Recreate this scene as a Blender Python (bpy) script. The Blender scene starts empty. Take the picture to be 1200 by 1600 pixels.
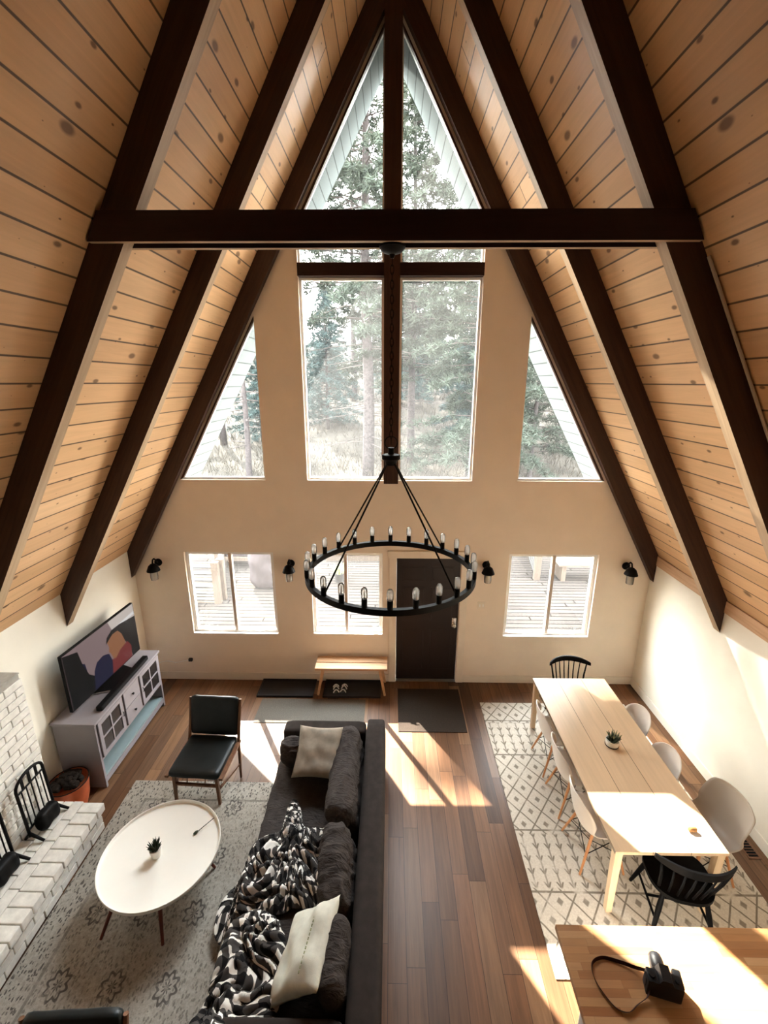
import bpy, bmesh, math, random
from math import sin, cos, pi, radians as R, sqrt, atan2
from mathutils import Vector, Matrix, noise
random.seed(7)
sc = bpy.context.scene
COL = sc.collection
# ---------------------------------------------------------------- camera
F_PX, PITCH, YAW, ROLL = 697.96, 0.282677, -0.01553, 0.001945
CAM_H = 4.436
def cam_axes():
    cp, sp = cos(PITCH), sin(PITCH)
    fw = Vector((0, cp, -sp)); up = Vector((0, sp, cp)); rt = Vector((1, 0, 0))
    cr, sr = cos(ROLL), sin(ROLL)
    rt, up = rt*cr + up*sr, up*cr - rt*sr
    cy, sy = cos(YAW), sin(YAW)
    Z = Matrix(((cy, sy, 0), (-sy, cy, 0), (0, 0, 1)))
    return Z @ rt, Z @ up, Z @ fw
cd = bpy.data.cameras.new('camera'); cam = bpy.data.objects.new('camera', cd); COL.objects.link(cam)
_rt, _up, _fw = cam_axes()
M = Matrix.Identity(4)
for i in range(3):
    M[i][0] = _rt[i]; M[i][1] = _up[i]; M[i][2] = -_fw[i]
M[2][3] = CAM_H
cam.matrix_world = M
cd.sensor_fit = 'HORIZONTAL'; cd.sensor_width = 36; cd.lens = 36*F_PX/1200; cd.clip_start = 0.05; cd.clip_end = 600
sc.camera = cam
# ---------------------------------------------------------------- light
SUN_DIR = Vector((0.60, -1.0, -0.93))          # the way sunlight travels
SUN_E, SKY_E, EXPO = 13.5, 8.5, 2.72
w = bpy.data.worlds.new('sky'); sc.world = w; w.use_nodes = True
nt = w.node_tree; bg = nt.nodes['Background']
tc = nt.nodes.new('ShaderNodeTexCoord'); sp_ = nt.nodes.new('ShaderNodeSeparateXYZ'); rp = nt.nodes.new('ShaderNodeValToRGB')
nt.links.new(tc.outputs['Generated'], sp_.inputs[0]); nt.links.new(sp_.outputs[2], rp.inputs[0]); nt.links.new(rp.outputs[0], bg.inputs[0])
rp.color_ramp.elements[0].color = (1.0, 0.94, 0.85, 1); rp.color_ramp.elements[1].color = (0.80, 0.88, 0.95, 1)
rp.color_ramp.elements[0].position = 0.05; rp.color_ramp.elements[1].position = 0.8
bg.inputs[1].default_value = SKY_E
sl = bpy.data.lights.new('sun', 'SUN'); sl.energy = SUN_E; sl.angle = R(0.6); sl.color = (1.0, 0.93, 0.82)
so = bpy.data.objects.new('sun', sl); COL.objects.link(so)
so.rotation_euler = SUN_DIR.to_track_quat('-Z', 'Y').to_euler(); so.location = (-8, 18, 16)
def portal(x, z, wx, wz, y=6.12):
    l = bpy.data.lights.new('window_daylight', 'AREA'); l.shape = 'RECTANGLE'; l.size = wx; l.size_y = wz
    l.cycles.is_portal = True
    o = bpy.data.objects.new('window_daylight', l); COL.objects.link(o); o.location = (x, y, z); o.rotation_euler = (R(-90), 0, 0)
for a in ((-2.31, 1.46, 1.3, 1.34), (-.63, 1.46, 1.06, 1.34), (2.31, 1.46, 1.3, 1.34), (-.61, 4.4, 1.08, 2.5), (.6, 4.4, 1.08, 2.5),
          (0, 6.95, 2.2, 2.3), (-2.28, 4.2, 1.2, 2.1), (2.28, 4.2, 1.2, 2.1)):
    portal(*a)
vs = sc.view_settings
vs.view_transform = 'Standard'; vs.look = 'None'; vs.exposure = EXPO; vs.gamma = 1; vs.use_curve_mapping = False
sc.cycles.max_bounces = 10; sc.cycles.diffuse_bounces = 6; sc.cycles.glossy_bounces = 3; sc.cycles.transparent_max_bounces = 16
sc.cycles.sample_clamp_indirect = 8; sc.cycles.caustics_reflective = False; sc.cycles.caustics_refractive = False
# ---------------------------------------------------------------- geometry helpers
def bx(bm, x0, x1, y0, y1, z0, z1, bev=0, m=None, mi=0):
    r = bmesh.ops.create_cube(bm, size=1)
    vs_ = r['verts']
    for v in vs_:
        v.co = Vector((x0 + (v.co.x+.5)*(x1-x0), y0 + (v.co.y+.5)*(y1-y0), z0 + (v.co.z+.5)*(z1-z0)))
    if m is not None:
        for v in vs_: v.co = m @ v.co
    fs = set(f for v in vs_ for f in v.link_faces)
    for f in fs: f.material_index = mi
    if bev:
        es = list(set(e for v in vs_ for e in v.link_edges))
        bmesh.ops.bevel(bm, geom=es, offset=bev, segments=2, affect='EDGES', profile=.6)
    return bm
def tube(bm, pts, r, n=8, closed=False, flat=None, mi=0):
    """round tube along points; r a number or a list; flat=(a,b) squashes the section"""
    P = [Vector(p) for p in pts]; N = len(P)
    rs = r if isinstance(r, (list, tuple)) else [r]*N
    rings = []; prev = None
    for i, p in enumerate(P):
        if closed: d = P[(i+1) % N] - P[i-1]
        else: d = (P[min(i+1, N-1)] - P[max(i-1, 0)])
        d.normalize()
        ref = prev if prev is not None else (Vector((0, 0, 1)) if abs(d.z) < .9 else Vector((1, 0, 0)))
        a = ref - d*ref.dot(d)
        if a.length < 1e-5: a = d.orthogonal()
        a.normalize(); b = d.cross(a); prev = a
        fa, fb = flat or (1, 1)
        rings.append([bm.verts.new(p + a*cos(2*pi*k/n)*rs[i]*fa + b*sin(2*pi*k/n)*rs[i]*fb) for k in range(n)])
    for i in range(N if closed else N-1):
        A, B = rings[i], rings[(i+1) % N]
        for k in range(n):
            f = bm.faces.new((A[k], A[(k+1) % n], B[(k+1) % n], B[k])); f.material_index = mi
    if not closed:
        f = bm.faces.new(rings[0][::-1]); f.material_index = mi
        f = bm.faces.new(rings[-1]); f.material_index = mi
    return bm
def bar(bm, a, b, wx, wy, wx2=None, wy2=None):
    """straight square bar between two points"""
    a, b = Vector(a), Vector(b); d = (b-a).normalized()
    ref = Vector((0, 1, 0)) if abs(d.y) < .8 else Vector((1, 0, 0))
    u = (ref - d*ref.dot(d)).normalized(); v = d.cross(u)
    wx2 = wx if wx2 is None else wx2; wy2 = wy if wy2 is None else wy2
    A = [bm.verts.new(a + v*sx*wx/2 + u*sy*wy/2) for sx, sy in ((-1, -1), (1, -1), (1, 1), (-1, 1))]
    B = [bm.verts.new(b + v*sx*wx2/2 + u*sy*wy2/2) for sx, sy in ((-1, -1), (1, -1), (1, 1), (-1, 1))]
    bm.faces.new(A[::-1]); bm.faces.new(B)
    for k in range(4): bm.faces.new((A[k], A[(k+1) % 4], B[(k+1) % 4], B[k]))
    return bm
def lathe(bm, prof, n=24, c=(0, 0, 0), m=None):
    c = Vector(c); rings = []
    for r, z in prof:
        if r < 1e-6: rings.append([bm.verts.new(c + Vector((0, 0, z)))])
        else: rings.append([bm.verts.new(c + Vector((r*cos(2*pi*k/n), r*sin(2*pi*k/n), z))) for k in range(n)])
    for A, B in zip(rings, rings[1:]):
        for k in range(n):
            k2 = (k+1) % n
            if len(A) == 1 and len(B) == 1: continue
            if len(A) == 1: bm.faces.new((A[0], B[k2], B[k]))
            elif len(B) == 1: bm.faces.new((A[k], A[k2], B[0]))
            else: bm.faces.new((A[k], A[k2], B[k2], B[k]))
    if m is not None:
        for ring in rings:
            for v in ring: v.co = m @ v.co
    return bm
def prism(bm, poly, axis, a, b):
    """extrude a 2-D polygon along an axis; axis 'y' takes (x,z), 'z' takes (x,y), 'x' takes (y,z)"""
    def P(p, t): return {'y': (p[0], t, p[1]), 'z': (p[0], p[1], t), 'x': (t, p[0], p[1])}[axis]
    A = [bm.verts.new(P(p, a)) for p in poly]; B = [bm.verts.new(P(p, b)) for p in poly]
    bm.faces.new(A); bm.faces.new(B[::-1])
    n = len(poly)
    for k in range(n): bm.faces.new((A[k], B[k], B[(k+1) % n], A[(k+1) % n]))
    return bm
def rbox(bm, c, s, r, seg=10, fn=None, m=None):
    """soft rounded block: centre, size, radius; fn(local point, normal) -> offset along the normal"""
    t = bmesh.new(); bmesh.ops.create_cube(t, size=2)
    bmesh.ops.subdivide_edges(t, edges=t.edges[:], cuts=seg, use_grid_fill=True)
    c, h = Vector(c), Vector(s)/2
    for v in t.verts:
        p = Vector((v.co.x*h.x, v.co.y*h.y, v.co.z*h.z))
        q = Vector([max(-(h[i]-r), min(h[i]-r, p[i])) for i in range(3)])
        d = p - q
        if d.length > 1e-7: p = q + d.normalized()*r
        nrm = d.normalized() if d.length > 1e-7 else Vector((0, 0, 0))
        if fn: p = p + nrm*fn(p, nrm)
        v.co = (m @ (p)) + c if m is not None else p + c
    me = bpy.data.meshes.new('t'); t.to_mesh(me); t.free(); bm.from_mesh(me); bpy.data.meshes.remove(me)
    return bm
def pillow(bm, sx, sy, th, m, seed=0, n=22, wr=.012):
    """square throw pillow in its own plane, placed by the matrix m"""
    o = Vector((seed*3.1, seed*1.7, 0)); G = {}
    for side in (1, -1):
        for i in range(n+1):
            for j in range(n+1):
                u, v = i/n*2-1, j/n*2-1
                if side == -1 and (i in (0, n) or j in (0, n)): G[(side, i, j)] = G[(1, i, j)]; continue
                pin = 1 - .07*(1-abs(u))*(abs(v)**3) - .0
                t = th/2*((1-u**4)*(1-v**4))**.55
                x = u*sx/2*(1 - .08*(1-v*v)*abs(u)**2); y = v*sy/2*(1 - .08*(1-u*u)*abs(v)**2)
                z = side*t + noise.noise(Vector((u*2.2, v*2.2, side))+o)*wr*(1-max(abs(u), abs(v))**6)*2
                G[(side, i, j)] = bm.verts.new(m @ Vector((x, y, z)))
    for side in (1, -1):
        for i in range(n):
            for j in range(n):
                q = [G[(side, i, j)], G[(side, i+1, j)], G[(side, i+1, j+1)], G[(side, i, j+1)]]
                bm.faces.new(q if side == 1 else q[::-1])
    return bm
def NB(): return bmesh.new()
def wloc(o):
    l = Vector((0, 0, 0))
    while o: l = l + o.location; o = o.parent
    return l
def obj(name, bm, mat=None, parent=None, loc=None, smooth=False, recalc=True):
    """link a bmesh (built in world coordinates) as one mesh object"""
    if recalc: bmesh.ops.recalc_face_normals(bm, faces=bm.faces[:])
    base = wloc(parent) if parent else Vector((0, 0, 0))
    l = Vector(loc) if loc is not None else Vector((0, 0, 0))
    sh = base + (l - base if (parent and loc is not None) else l)
    bmesh.ops.translate(bm, verts=bm.verts[:], vec=-sh)
    me = bpy.data.meshes.new(name); bm.to_mesh(me); bm.free()
    if mat is not None:
        for mm in (mat if isinstance(mat, (list, tuple)) else [mat]): me.materials.append(mm)
    if smooth:
        for p in me.polygons: p.use_smooth = True
        if smooth != True:
            try: me.set_sharp_from_angle(angle=R(smooth))
            except Exception: pass
    o = bpy.data.objects.new(name, me); COL.objects.link(o)
    if parent: o.parent = parent; o.location = sh - base
    else: o.location = sh
    return o
def tag(o, label=None, cat=None, group=None, kind=None):
    if label: o['label'] = label
    if cat: o['category'] = cat
    if group: o['group'] = group
    if kind: o['kind'] = kind
    return o
def thing(name, label, cat, loc=(0, 0, 0), group=None):
    o = bpy.data.objects.new(name, None); COL.objects.link(o); o.location = loc; o.empty_display_size = .1
    return tag(o, label, cat, group)
def struct(name, bm, mat, parent=None, smooth=False, loc=None):
    o = obj(name, bm, mat, parent, loc, smooth)
    if not parent: o['kind'] = 'structure'
    return o
def dup(root, loc, rotz=0, label=None, group=None, scale=None):
    def cp(o, par):
        c = o.copy(); COL.objects.link(c); c.parent = par
        for ch in [k for k in ALLKIDS.get(o.name, [])]: cp(ch, c)
        return c
    build_kids()
    r = cp(root, None); r.location = loc; r.rotation_euler = (0, 0, rotz)
    if scale: r.scale = scale
    if label: r['label'] = label
    if group: r['group'] = group
    return r
ALLKIDS = {}
def build_kids():
    ALLKIDS.clear()
    for o in COL.objects:
        if o.parent: ALLKIDS.setdefault(o.parent.name, []).append(o)
# ---------------------------------------------------------------- material helpers
class Mat:
    def __init__(s, name, rough=.6, spec=.3, metal=0):
        s.m = bpy.data.materials.new(name); s.m.use_nodes = True; s.t = s.m.node_tree
        s.b = s.t.nodes['Principled BSDF']; s.b.inputs['Roughness'].default_value = rough
        s.b.inputs['Specular IOR Level'].default_value = spec; s.b.inputs['Metallic'].default_value = metal
        s._c = None
    def node(s, t, **kw):
        n = s.t.nodes.new(t)
        for k, v in kw.items(): setattr(n, k, v)
        return n
    def set(s, sock, v):
        if isinstance(v, bpy.types.NodeSocket): s.t.links.new(v, sock)
        elif v is not None:
            if isinstance(v, (tuple, list)) and len(v) == 3 and sock.type == 'RGBA': v = (*v, 1)
            sock.default_value = v
    def mth(s, op, a, b=None, c=None):
        n = s.node('ShaderNodeMath', operation=op)
        for i, v in enumerate((a, b, c)):
            if v is not None: s.set(n.inputs[i], v)
        return n.outputs[0]
    def xyz(s):
        if s._c is None:
            t = s.node('ShaderNodeTexCoord'); p = s.node('ShaderNodeSeparateXYZ')
            s.t.links.new(t.outputs['Object'], p.inputs[0]); s._c = (p.outputs[0], p.outputs[1], p.outputs[2], t.outputs['Object'])
        return s._c
    def vec(s, x, y, z):
        n = s.node('ShaderNodeCombineXYZ')
        for i, v in enumerate((x, y, z)): s.set(n.inputs[i], v)
        return n.outputs[0]
    def white(s, x, y, z=0.0):
        n = s.node('ShaderNodeTexWhiteNoise'); s.set(n.inputs['Vector'], s.vec(x, y, z)); return n.outputs['Value']
    def noise(s, vec, scale=5, detail=3, rough=.55, dist=0):
        n = s.node('ShaderNodeTexNoise'); s.set(n.inputs['Vector'], vec); s.set(n.inputs['Scale'], scale)
        s.set(n.inputs['Detail'], detail); s.set(n.inputs['Roughness'], rough); s.set(n.inputs['Distortion'], dist)
        return n.outputs[0]
    def voro(s, vec, scale=5, out=0, rand=1.0):
        n = s.node('ShaderNodeTexVoronoi'); s.set(n.inputs['Vector'], vec); s.set(n.inputs['Scale'], scale); s.set(n.inputs['Randomness'], rand)
        return n.outputs[out]
    def ramp(s, fac, stops):
        n = s.node('ShaderNodeValToRGB'); s.set(n.inputs[0], fac); e = n.color_ramp.elements
        while len(e) < len(stops): e.new(.5)
        for el, (p, c) in zip(e, stops):
            el.position = p; el.color = (*c, 1) if len(c) == 3 else c
        return n.outputs[0]
    def mix(s, fac, a, b, mode='MIX'):
        n = s.node('ShaderNodeMix', data_type='RGBA', blend_type=mode)
        s.set(n.inputs[0], fac); s.set(n.inputs[6], a); s.set(n.inputs[7], b); return n.outputs[2]
    def sstep(s, x, lo, hi):
        n = s.node('ShaderNodeMapRange', interpolation_type='SMOOTHSTEP'); s.set(n.inputs[0], x); s.set(n.inputs[1], lo); s.set(n.inputs[2], hi)
        return n.outputs[0]
    def col(s, c): s.set(s.b.inputs['Base Color'], c); return s
    def bump(s, h, strength=.3, dist=.01):
        n = s.node('ShaderNodeBump'); s.set(n.inputs['Height'], h); s.set(n.inputs['Strength'], strength); s.set(n.inputs['Distance'], dist)
        s.t.links.new(n.outputs[0], s.b.inputs['Normal']); return s
def plain(name, c, rough=.6, spec=.3, metal=0, var=.12, vs_=6, bump=0, bs=60):
    m = Mat(name, rough, spec, metal); p = m.xyz()[3]
    n = m.noise(p, vs_, 4)
    lo = tuple(k*(1-var) for k in c); hi = tuple(min(1, k*(1+var)) for k in c)
    m.col(m.ramp(n, [(.3, lo), (.7, hi)]))
    if bump: m.bump(m.noise(p, bs, 3), bump, .004)
    return m.m
def planks(name, across, along, w, L, cols, gap=.004, gapk=.3, rough=.5, knots=0, seed=0, grain=.3, gstretch=(40, 2.2), bump=.15, spec=.3, off=0.0):
    m = Mat(name, rough, spec); P = m.xyz()
    a, l = P[across], P[along]
    x = m.mth('DIVIDE', m.mth('ADD', a, off), w); row = m.mth('FLOOR', x); fx = m.mth('SUBTRACT', x, row)
    y = m.mth('ADD', m.mth('DIVIDE', l, L), m.mth('MULTIPLY', m.white(row, 3.3, seed), 17.0)); cl = m.mth('FLOOR', y); fy = m.mth('SUBTRACT', y, cl)
    r = m.white(row, cl, seed+1.0); r2 = m.white(row, cl, seed+5.0)
    n = len(cols)
    base = m.ramp(r, [(i/max(1, n-1), c) for i, c in enumerate(cols)])
    gv = m.vec(m.mth('MULTIPLY', a, gstretch[0]), m.mth('MULTIPLY', l, gstretch[1]), m.mth('MULTIPLY', r2, 40.0))
    g = m.noise(gv, 1.0, 5, .6, .6)
    big = m.noise(m.vec(m.mth('MULTIPLY', a, 6), m.mth('MULTIPLY', l, .8), m.mth('MULTIPLY', r2, 20.0)), 1.0, 2)
    gg = m.mth('ADD', m.mth('MULTIPLY', m.mth('SUBTRACT', g, .5), grain*2), m.mth('MULTIPLY', m.mth('SUBTRACT', big, .5), grain*1.2))
    k = m.mth('ADD', 1.0, gg)
    cc = m.mix(1.0, base, m.vec(k, k, k), 'MULTIPLY')
    if knots:
        kv = m.vec(m.mth('ADD', m.mth('MULTIPLY', a, 1/w*.9), m.mth('MULTIPLY', row, 3.7)), m.mth('MULTIPLY', l, knots), m.mth('MULTIPLY', r2, 9.0))
        n_ = m.node('ShaderNodeTexVoronoi'); n_.voronoi_dimensions = '2D'; m.set(n_.inputs['Vector'], kv); m.set(n_.inputs['Scale'], 1.0)
        d = n_.outputs['Distance']; rc = m.node('ShaderNodeSeparateColor'); m.t.links.new(n_.outputs['Color'], rc.inputs[0])
        rad = m.mth('MULTIPLY', m.mth('POWER', rc.outputs[0], 2.5), .17)
        kn = m.mth('SUBTRACT', 1.0, m.sstep(d, m.mth('MULTIPLY', rad, .5), m.mth('ADD', rad, .02)))
        cc = m.mix(m.mth('MULTIPLY', kn, .8), cc, (.10, .045, .018))
    ed = m.mth('MULTIPLY', m.mth('MINIMUM', fx, m.mth('SUBTRACT', 1.0, fx)), w)
    el = m.mth('MULTIPLY', m.mth('MINIMUM', fy, m.mth('SUBTRACT', 1.0, fy)), L)
    e = m.mth('MINIMUM', ed, el)
    ge = m.sstep(e, gap*.35, gap*.75)
    cc = m.mix(ge, m.mix(1.0, cc, (gapk, gapk, gapk), 'MULTIPLY'), cc)
    m.col(cc); m.bump(m.mth('ADD', ge, m.mth('MULTIPLY', g, .15)), bump, .003)
    return m.m
def wood(name, c1, c2, along=2, rough=.5, scale=1.0, spec=.3, grain=(30, 2.0)):
    m = Mat(name, rough, spec); P = m.xyz()
    s = [grain[0]*scale]*3; s[along] = grain[1]*scale
    v = m.vec(*[m.mth('MULTIPLY', P[i], s[i]) for i in range(3)])
    g = m.noise(v, 1.0, 5, .6, .8)
    m.col(m.ramp(g, [(.3, c1), (.7, c2)])); m.bump(g, .08, .002)
    return m.m
# ---------------------------------------------------------------- materials
MT = {}
MT['ceiling'] = planks('pine_boards', 0, 1, .188, 40.0, [(.60, .37, .19), (.68, .43, .23), (.56, .335, .17), (.72, .475, .265)], gap=.012, gapk=.16, rough=.45, knots=2.5, grain=.16, gstretch=(30, 1.5))
MT['soffit'] = planks('painted_soffit_boards', 0, 1, .188, 40.0, [(.112, .130, .132), (.120, .138, .140)], gap=.014, gapk=.4, rough=.9, grain=.05, spec=.0)
MT['rafter'] = wood('dark_stained_timber', (.030, .013, .009), (.060, .027, .016), 2, .45, .8, .3)
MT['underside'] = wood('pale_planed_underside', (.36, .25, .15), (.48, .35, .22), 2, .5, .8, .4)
MT['beam_sheen'] = wood('lit_beam_underside', (.36, .25, .15), (.48, .35, .22), 0, .5, .8, .4)  # collar board bottoms: sheen on dark wood, put into the colour
MT['rafter_trim'] = wood('stained_window_trim', (.05, .024, .014), (.09, .042, .024), 2, .5, .8)
MT['beam'] = wood('dark_stained_beam', (.016, .006, .005), (.03, .012, .009), 0, .4, .8, .3)
MT['wall'] = plain('cream_plaster', (.84, .74, .615), .8, .2, var=.03, vs_=3, bump=.12, bs=90)
MT['wall_side'] = plain('pale_plaster', (.84, .80, .69), .8, .2, var=.03, vs_=3, bump=.1, bs=90)
MT['loft_wall'] = planks('bounce_cutting_boards', 0, 2, .14, 40.0, [(.16, .085, .045), (.20, .11, .06)], grain=.2)  # unseen end wall, coloured dark to cut bounce onto the near roof
MT['trim'] = plain('cream_gloss_trim', (.80, .72, .60), .45, .4, var=.03)
MT['vinyl'] = plain('white_vinyl', (.88, .87, .84), .4, .4, var=.02)
MT['mullion'] = plain('tan_vinyl', (.55, .46, .38), .45, .4, var=.02)
MT['roughwood'] = wood('rough_sawn_plate', (.50, .30, .17), (.68, .45, .28), 1, .7, .7)
MT['floor'] = planks('brown_floor_boards', 0, 1, .15, 1.15, [(.085, .040, .019), (.155, .075, .036), (.058, .028, .015), (.225, .120, .060), (.125, .068, .038), (.165, .074, .033)], gap=.004, gapk=.35, rough=.38, grain=.55, gstretch=(36, 2.0), spec=.25)
MT['deck'] = planks('weathered_deck_boards', 1, 0, .145, 3.6, [(.030, .0255, .022), (.036, .0305, .026), (.027, .023, .020)], gap=.022, gapk=.15, spec=.0, rough=.9, grain=.25, gstretch=(20, 1.0))
MT['door'] = plain('dark_brown_door', (.018, .010, .008), .45, .3, var=.1, vs_=3)
MT['chrome'] = plain('satin_nickel', (.75, .74, .72), .25, .5, 1.0, var=.05)
MT['black'] = plain('black_iron', (.005, .0045, .0045), .5, .1, var=.2)
MT['blackwood'] = plain('black_painted_wood', (.003, .003, .0033), .45, .05, var=.2)
MT['brick'] = None
MT['oak'] = planks('pale_oak_planks', 0, 1, .31, 300.0, [(.62, .45, .28), (.68, .50, .33), (.64, .47, .30)], gap=.006, gapk=.35, rough=.42, grain=.16, gstretch=(22, 1.2), off=.155)
MT['oak_leg'] = wood('pale_oak', (.60, .44, .27), (.70, .53, .35), 2, .5)
MT['bench'] = wood('honey_pine', (.50, .29, .15), (.62, .39, .22), 0, .5)
MT['dowel'] = wood('beech_dowel', (.42, .18, .07), (.56, .27, .12), 2, .45)
MT['shell'] = plain('white_moulded_plastic', (.70, .64, .57), .42, .4, var=.02)
MT['shell_grey'] = plain('greige_moulded_plastic', (.40, .34, .275), .45, .4, var=.02)
MT['butcher'] = planks('butcher_block', 1, 0, .042, .42, [(.30, .13, .050), (.40, .215, .095), (.35, .17, .07), (.44, .26, .13), (.26, .105, .038)], gap=.0012, gapk=.6, rough=.36, grain=.22, gstretch=(40, 3), spec=.4)
MT['grey_paint'] = plain('grey_painted_cabinet', (.50, .48, .45), .5, .35, var=.03)
MT['lilac_paint'] = plain('lilac_grey_paint', (.27, .245, .26), .5, .3, var=.04)
MT['blue_shelf'] = plain('dusty_blue_shelf', (.24, .31, .32), .5, .35, var=.04)
MT['dark_glass'] = plain('dark_glass', (.02, .018, .018), .1, .6, var=.1)
MT['sofa'] = plain('charcoal_sofa_fabric', (.034, .027, .024), .95, .08, var=.15, vs_=14, bump=.25, bs=260)
def mk_cushion():
    m = Mat('charcoal_cushion_fabric', .95, .08); P = m.xyz()
    n = m.noise(P[3], 14, 4); m.col(m.ramp(n, [(.3, (.040, .033, .030)), (.7, (.062, .052, .047))]))
    v = m.vec(m.mth('MULTIPLY', P[0], 9), m.mth('MULTIPLY', P[1], 26), m.mth('MULTIPLY', P[2], 12))
    w_ = m.noise(v, 1.0, 3, .5, 1.6); f = m.noise(P[3], 260, 2)
    m.bump(m.mth('ADD', m.mth('MULTIPLY', w_, 6.0), f), .55, .006); return m.m
MT['sofa_cushion'] = mk_cushion()
MT['tan_pillow'] = plain('tan_linen', (.30, .255, .20), .9, .15, var=.14, vs_=20, bump=.35, bs=240)
MT['pale_pillow'] = plain('pale_sage_linen', (.62, .61, .52), .9, .15, var=.08, vs_=20, bump=.3, bs=240)
MT['leather'] = plain('black_teal_leather', (.008, .0115, .012), .38, .28, var=.2, vs_=10, bump=.1, bs=180)
MT['walnut'] = wood('walnut_frame', (.12, .055, .028), (.21, .105, .057), 2, .45)
MT['white_enamel'] = plain('ivory_enamel', (.86, .83, .75), .4, .4, var=.015)
MT['redwood_leg'] = wood('dark_red_leg', (.10, .02, .012), (.15, .035, .02), 2, .45)
MT['copper'] = plain('copper_pail', (.55, .13, .05), .4, .4, .35, var=.2)
MT['green'] = plain('dark_succulent', (.03, .045, .025), .6, .3, var=.4, vs_=40)
MT['olive'] = plain('olive_leaf', (.22, .24, .12), .6, .3, var=.4, vs_=40)
MT['pot'] = plain('white_ceramic', (.82, .79, .73), .35, .4, var=.02)
MT['soil'] = plain('potting_soil', (.02, .015, .012), .95, .1, var=.4, vs_=60)
MT['paper'] = plain('white_paper', (.86, .86, .85), .8, .1, var=.01)
MT['snack'] = plain('brown_pastry', (.45, .22, .08), .7, .2, var=.3, vs_=40)
MT['camera_body'] = plain('black_camera_body', (.008, .008, .009), .4, .18, var=.2, bump=.2, bs=400)
MT['strap'] = plain('dark_maroon_strap', (.035, .012, .010), .8, .2, var=.2)
MT['lens_glass'] = plain('lens_glass', (.01, .01, .014), .25, .3, var=.1)
MT['mat_grey'] = plain('grey_woven_mat', (.135, .12, .10), .95, .1, var=.3, vs_=120, bump=.5, bs=300)
MT['mat_dark'] = plain('dark_woven_mat', (.035, .026, .020), .95, .1, var=.3, vs_=120, bump=.5, bs=300)
MT['tray'] = plain('black_rubber_tray', (.016, .014, .014), .5, .3, var=.2)
MT['sandal'] = plain('white_sandal', (.75, .74, .72), .6, .3, var=.03)
MT['sandal_sole'] = plain('grey_sole', (.05, .05, .05), .8, .2, var=.1)
MT['grey_cover'] = plain('mauve_grey_cover', (.036, .029, .030), .8, .1, var=.12, vs_=5)
MT['trunk'] = plain('pine_bark', (.024, .021, .021), .95, .1, var=.4, vs_=9, bump=.8, bs=14)
MT['branch'] = plain('bare_branch', (.035, .03, .028), .95, .1, var=.3, vs_=9)
MT['ground'] = plain('dry_brush_ground', (.026, .023, .019), 1.0, .05, var=.45, vs_=.6)
MT['cable'] = plain('black_rubber_cable', (.015, .015, .015), .6, .3, var=.1)
MT['conduit'] = plain('painted_conduit', (.42, .36, .28), .5, .3, var=.06)
MT['metal_grey'] = plain('brushed_grey_metal', (.45, .44, .44), .3, .5, .8, var=.05)
MT['rail_paint'] = plain('grey_rail_paint', (.030, .028, .026), .7, .1, var=.08)
MT['rail_post'] = wood('cedar_post', (.045, .033, .024), (.06, .045, .033), 2, .7)
MT['siding'] = plain('outer_siding', (.45, .38, .30), .9, .1, var=.1)
def needle(name, c):
    m = Mat(name, .7, .15); p = m.xyz()[3]
    cc = m.ramp(m.noise(p, 2.0, 3), [(.3, tuple(k*.6 for k in c)), (.7, tuple(k*1.4 for k in c))]); m.col(cc)
    tr = m.node('ShaderNodeBsdfTranslucent'); m.set(tr.inputs[0], cc); mx = m.node('ShaderNodeMixShader'); mx.inputs[0].default_value = .35
    m.t.links.new(m.b.outputs[0], mx.inputs[1]); m.t.links.new(tr.outputs[0], mx.inputs[2])
    m.t.links.new(mx.outputs[0], m.t.nodes['Material Output'].inputs[0]); return m.m
MT['needles'] = needle('pine_needles', (.026, .034, .025))
MT['needles_blue'] = needle('blue_fir_needles', (.028, .045, .043))
MT['brushwood'] = needle('dry_brush', (.042, .037, .029))
def clear(name, tint, gloss, rough=.02, haze=0, fres=True):
    m = Mat(name); t = m.t; out = t.nodes['Material Output']; t.nodes.remove(m.b)
    a = m.node('ShaderNodeBsdfTransparent'); m.set(a.inputs[0], tint); cur = a.outputs[0]
    if haze:
        tl = m.node('ShaderNodeBsdfTranslucent'); m.set(tl.inputs[0], (1, 1, 1)); mx = m.node('ShaderNodeMixShader'); mx.inputs[0].default_value = haze
        t.links.new(cur, mx.inputs[1]); t.links.new(tl.outputs[0], mx.inputs[2]); cur = mx.outputs[0]
    g = m.node('ShaderNodeBsdfGlossy'); g.inputs['Roughness'].default_value = rough
    fr = m.node('ShaderNodeFresnel'); fr.inputs[0].default_value = 1.45
    f2 = m.mth('MULTIPLY', fr.outputs[0], gloss)
    mx = m.node('ShaderNodeMixShader'); t.links.new(f2, mx.inputs[0]); t.links.new(cur, mx.inputs[1]); t.links.new(g.outputs[0], mx.inputs[2])
    t.links.new(mx.outputs[0], out.inputs[0]); return m.m
MT['pane'] = clear('glare_hazed_window_glass', (.97, .985, .98), .5, .02, .011)  # white translucent share stands in for glare veiling the outside view
MT['bulb_glass'] = clear('clear_bulb_glass', (.95, .94, .90), 1.6, .04, .28)
MT['filament'] = plain('pale_filament', (.75, .62, .40), .4, .4, var=.05)
def mk_brick():
    m = Mat('white_painted_brick', .7, .25); P = m.xyz()
    # courses follow the surface: horizontal faces use x,y and vertical faces use y,z
    n = m.noise(P[3], 14, 4); m.col(m.ramp(n, [(.3, (.68, .65, .585)), (.7, (.86, .825, .75))])); m.bump(n, .5, .008); return m.m
MT['brick'] = mk_brick()
MT['mortar'] = plain('grey_mortar', (.36, .34, .30), .9, .1, var=.1, vs_=20)
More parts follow.
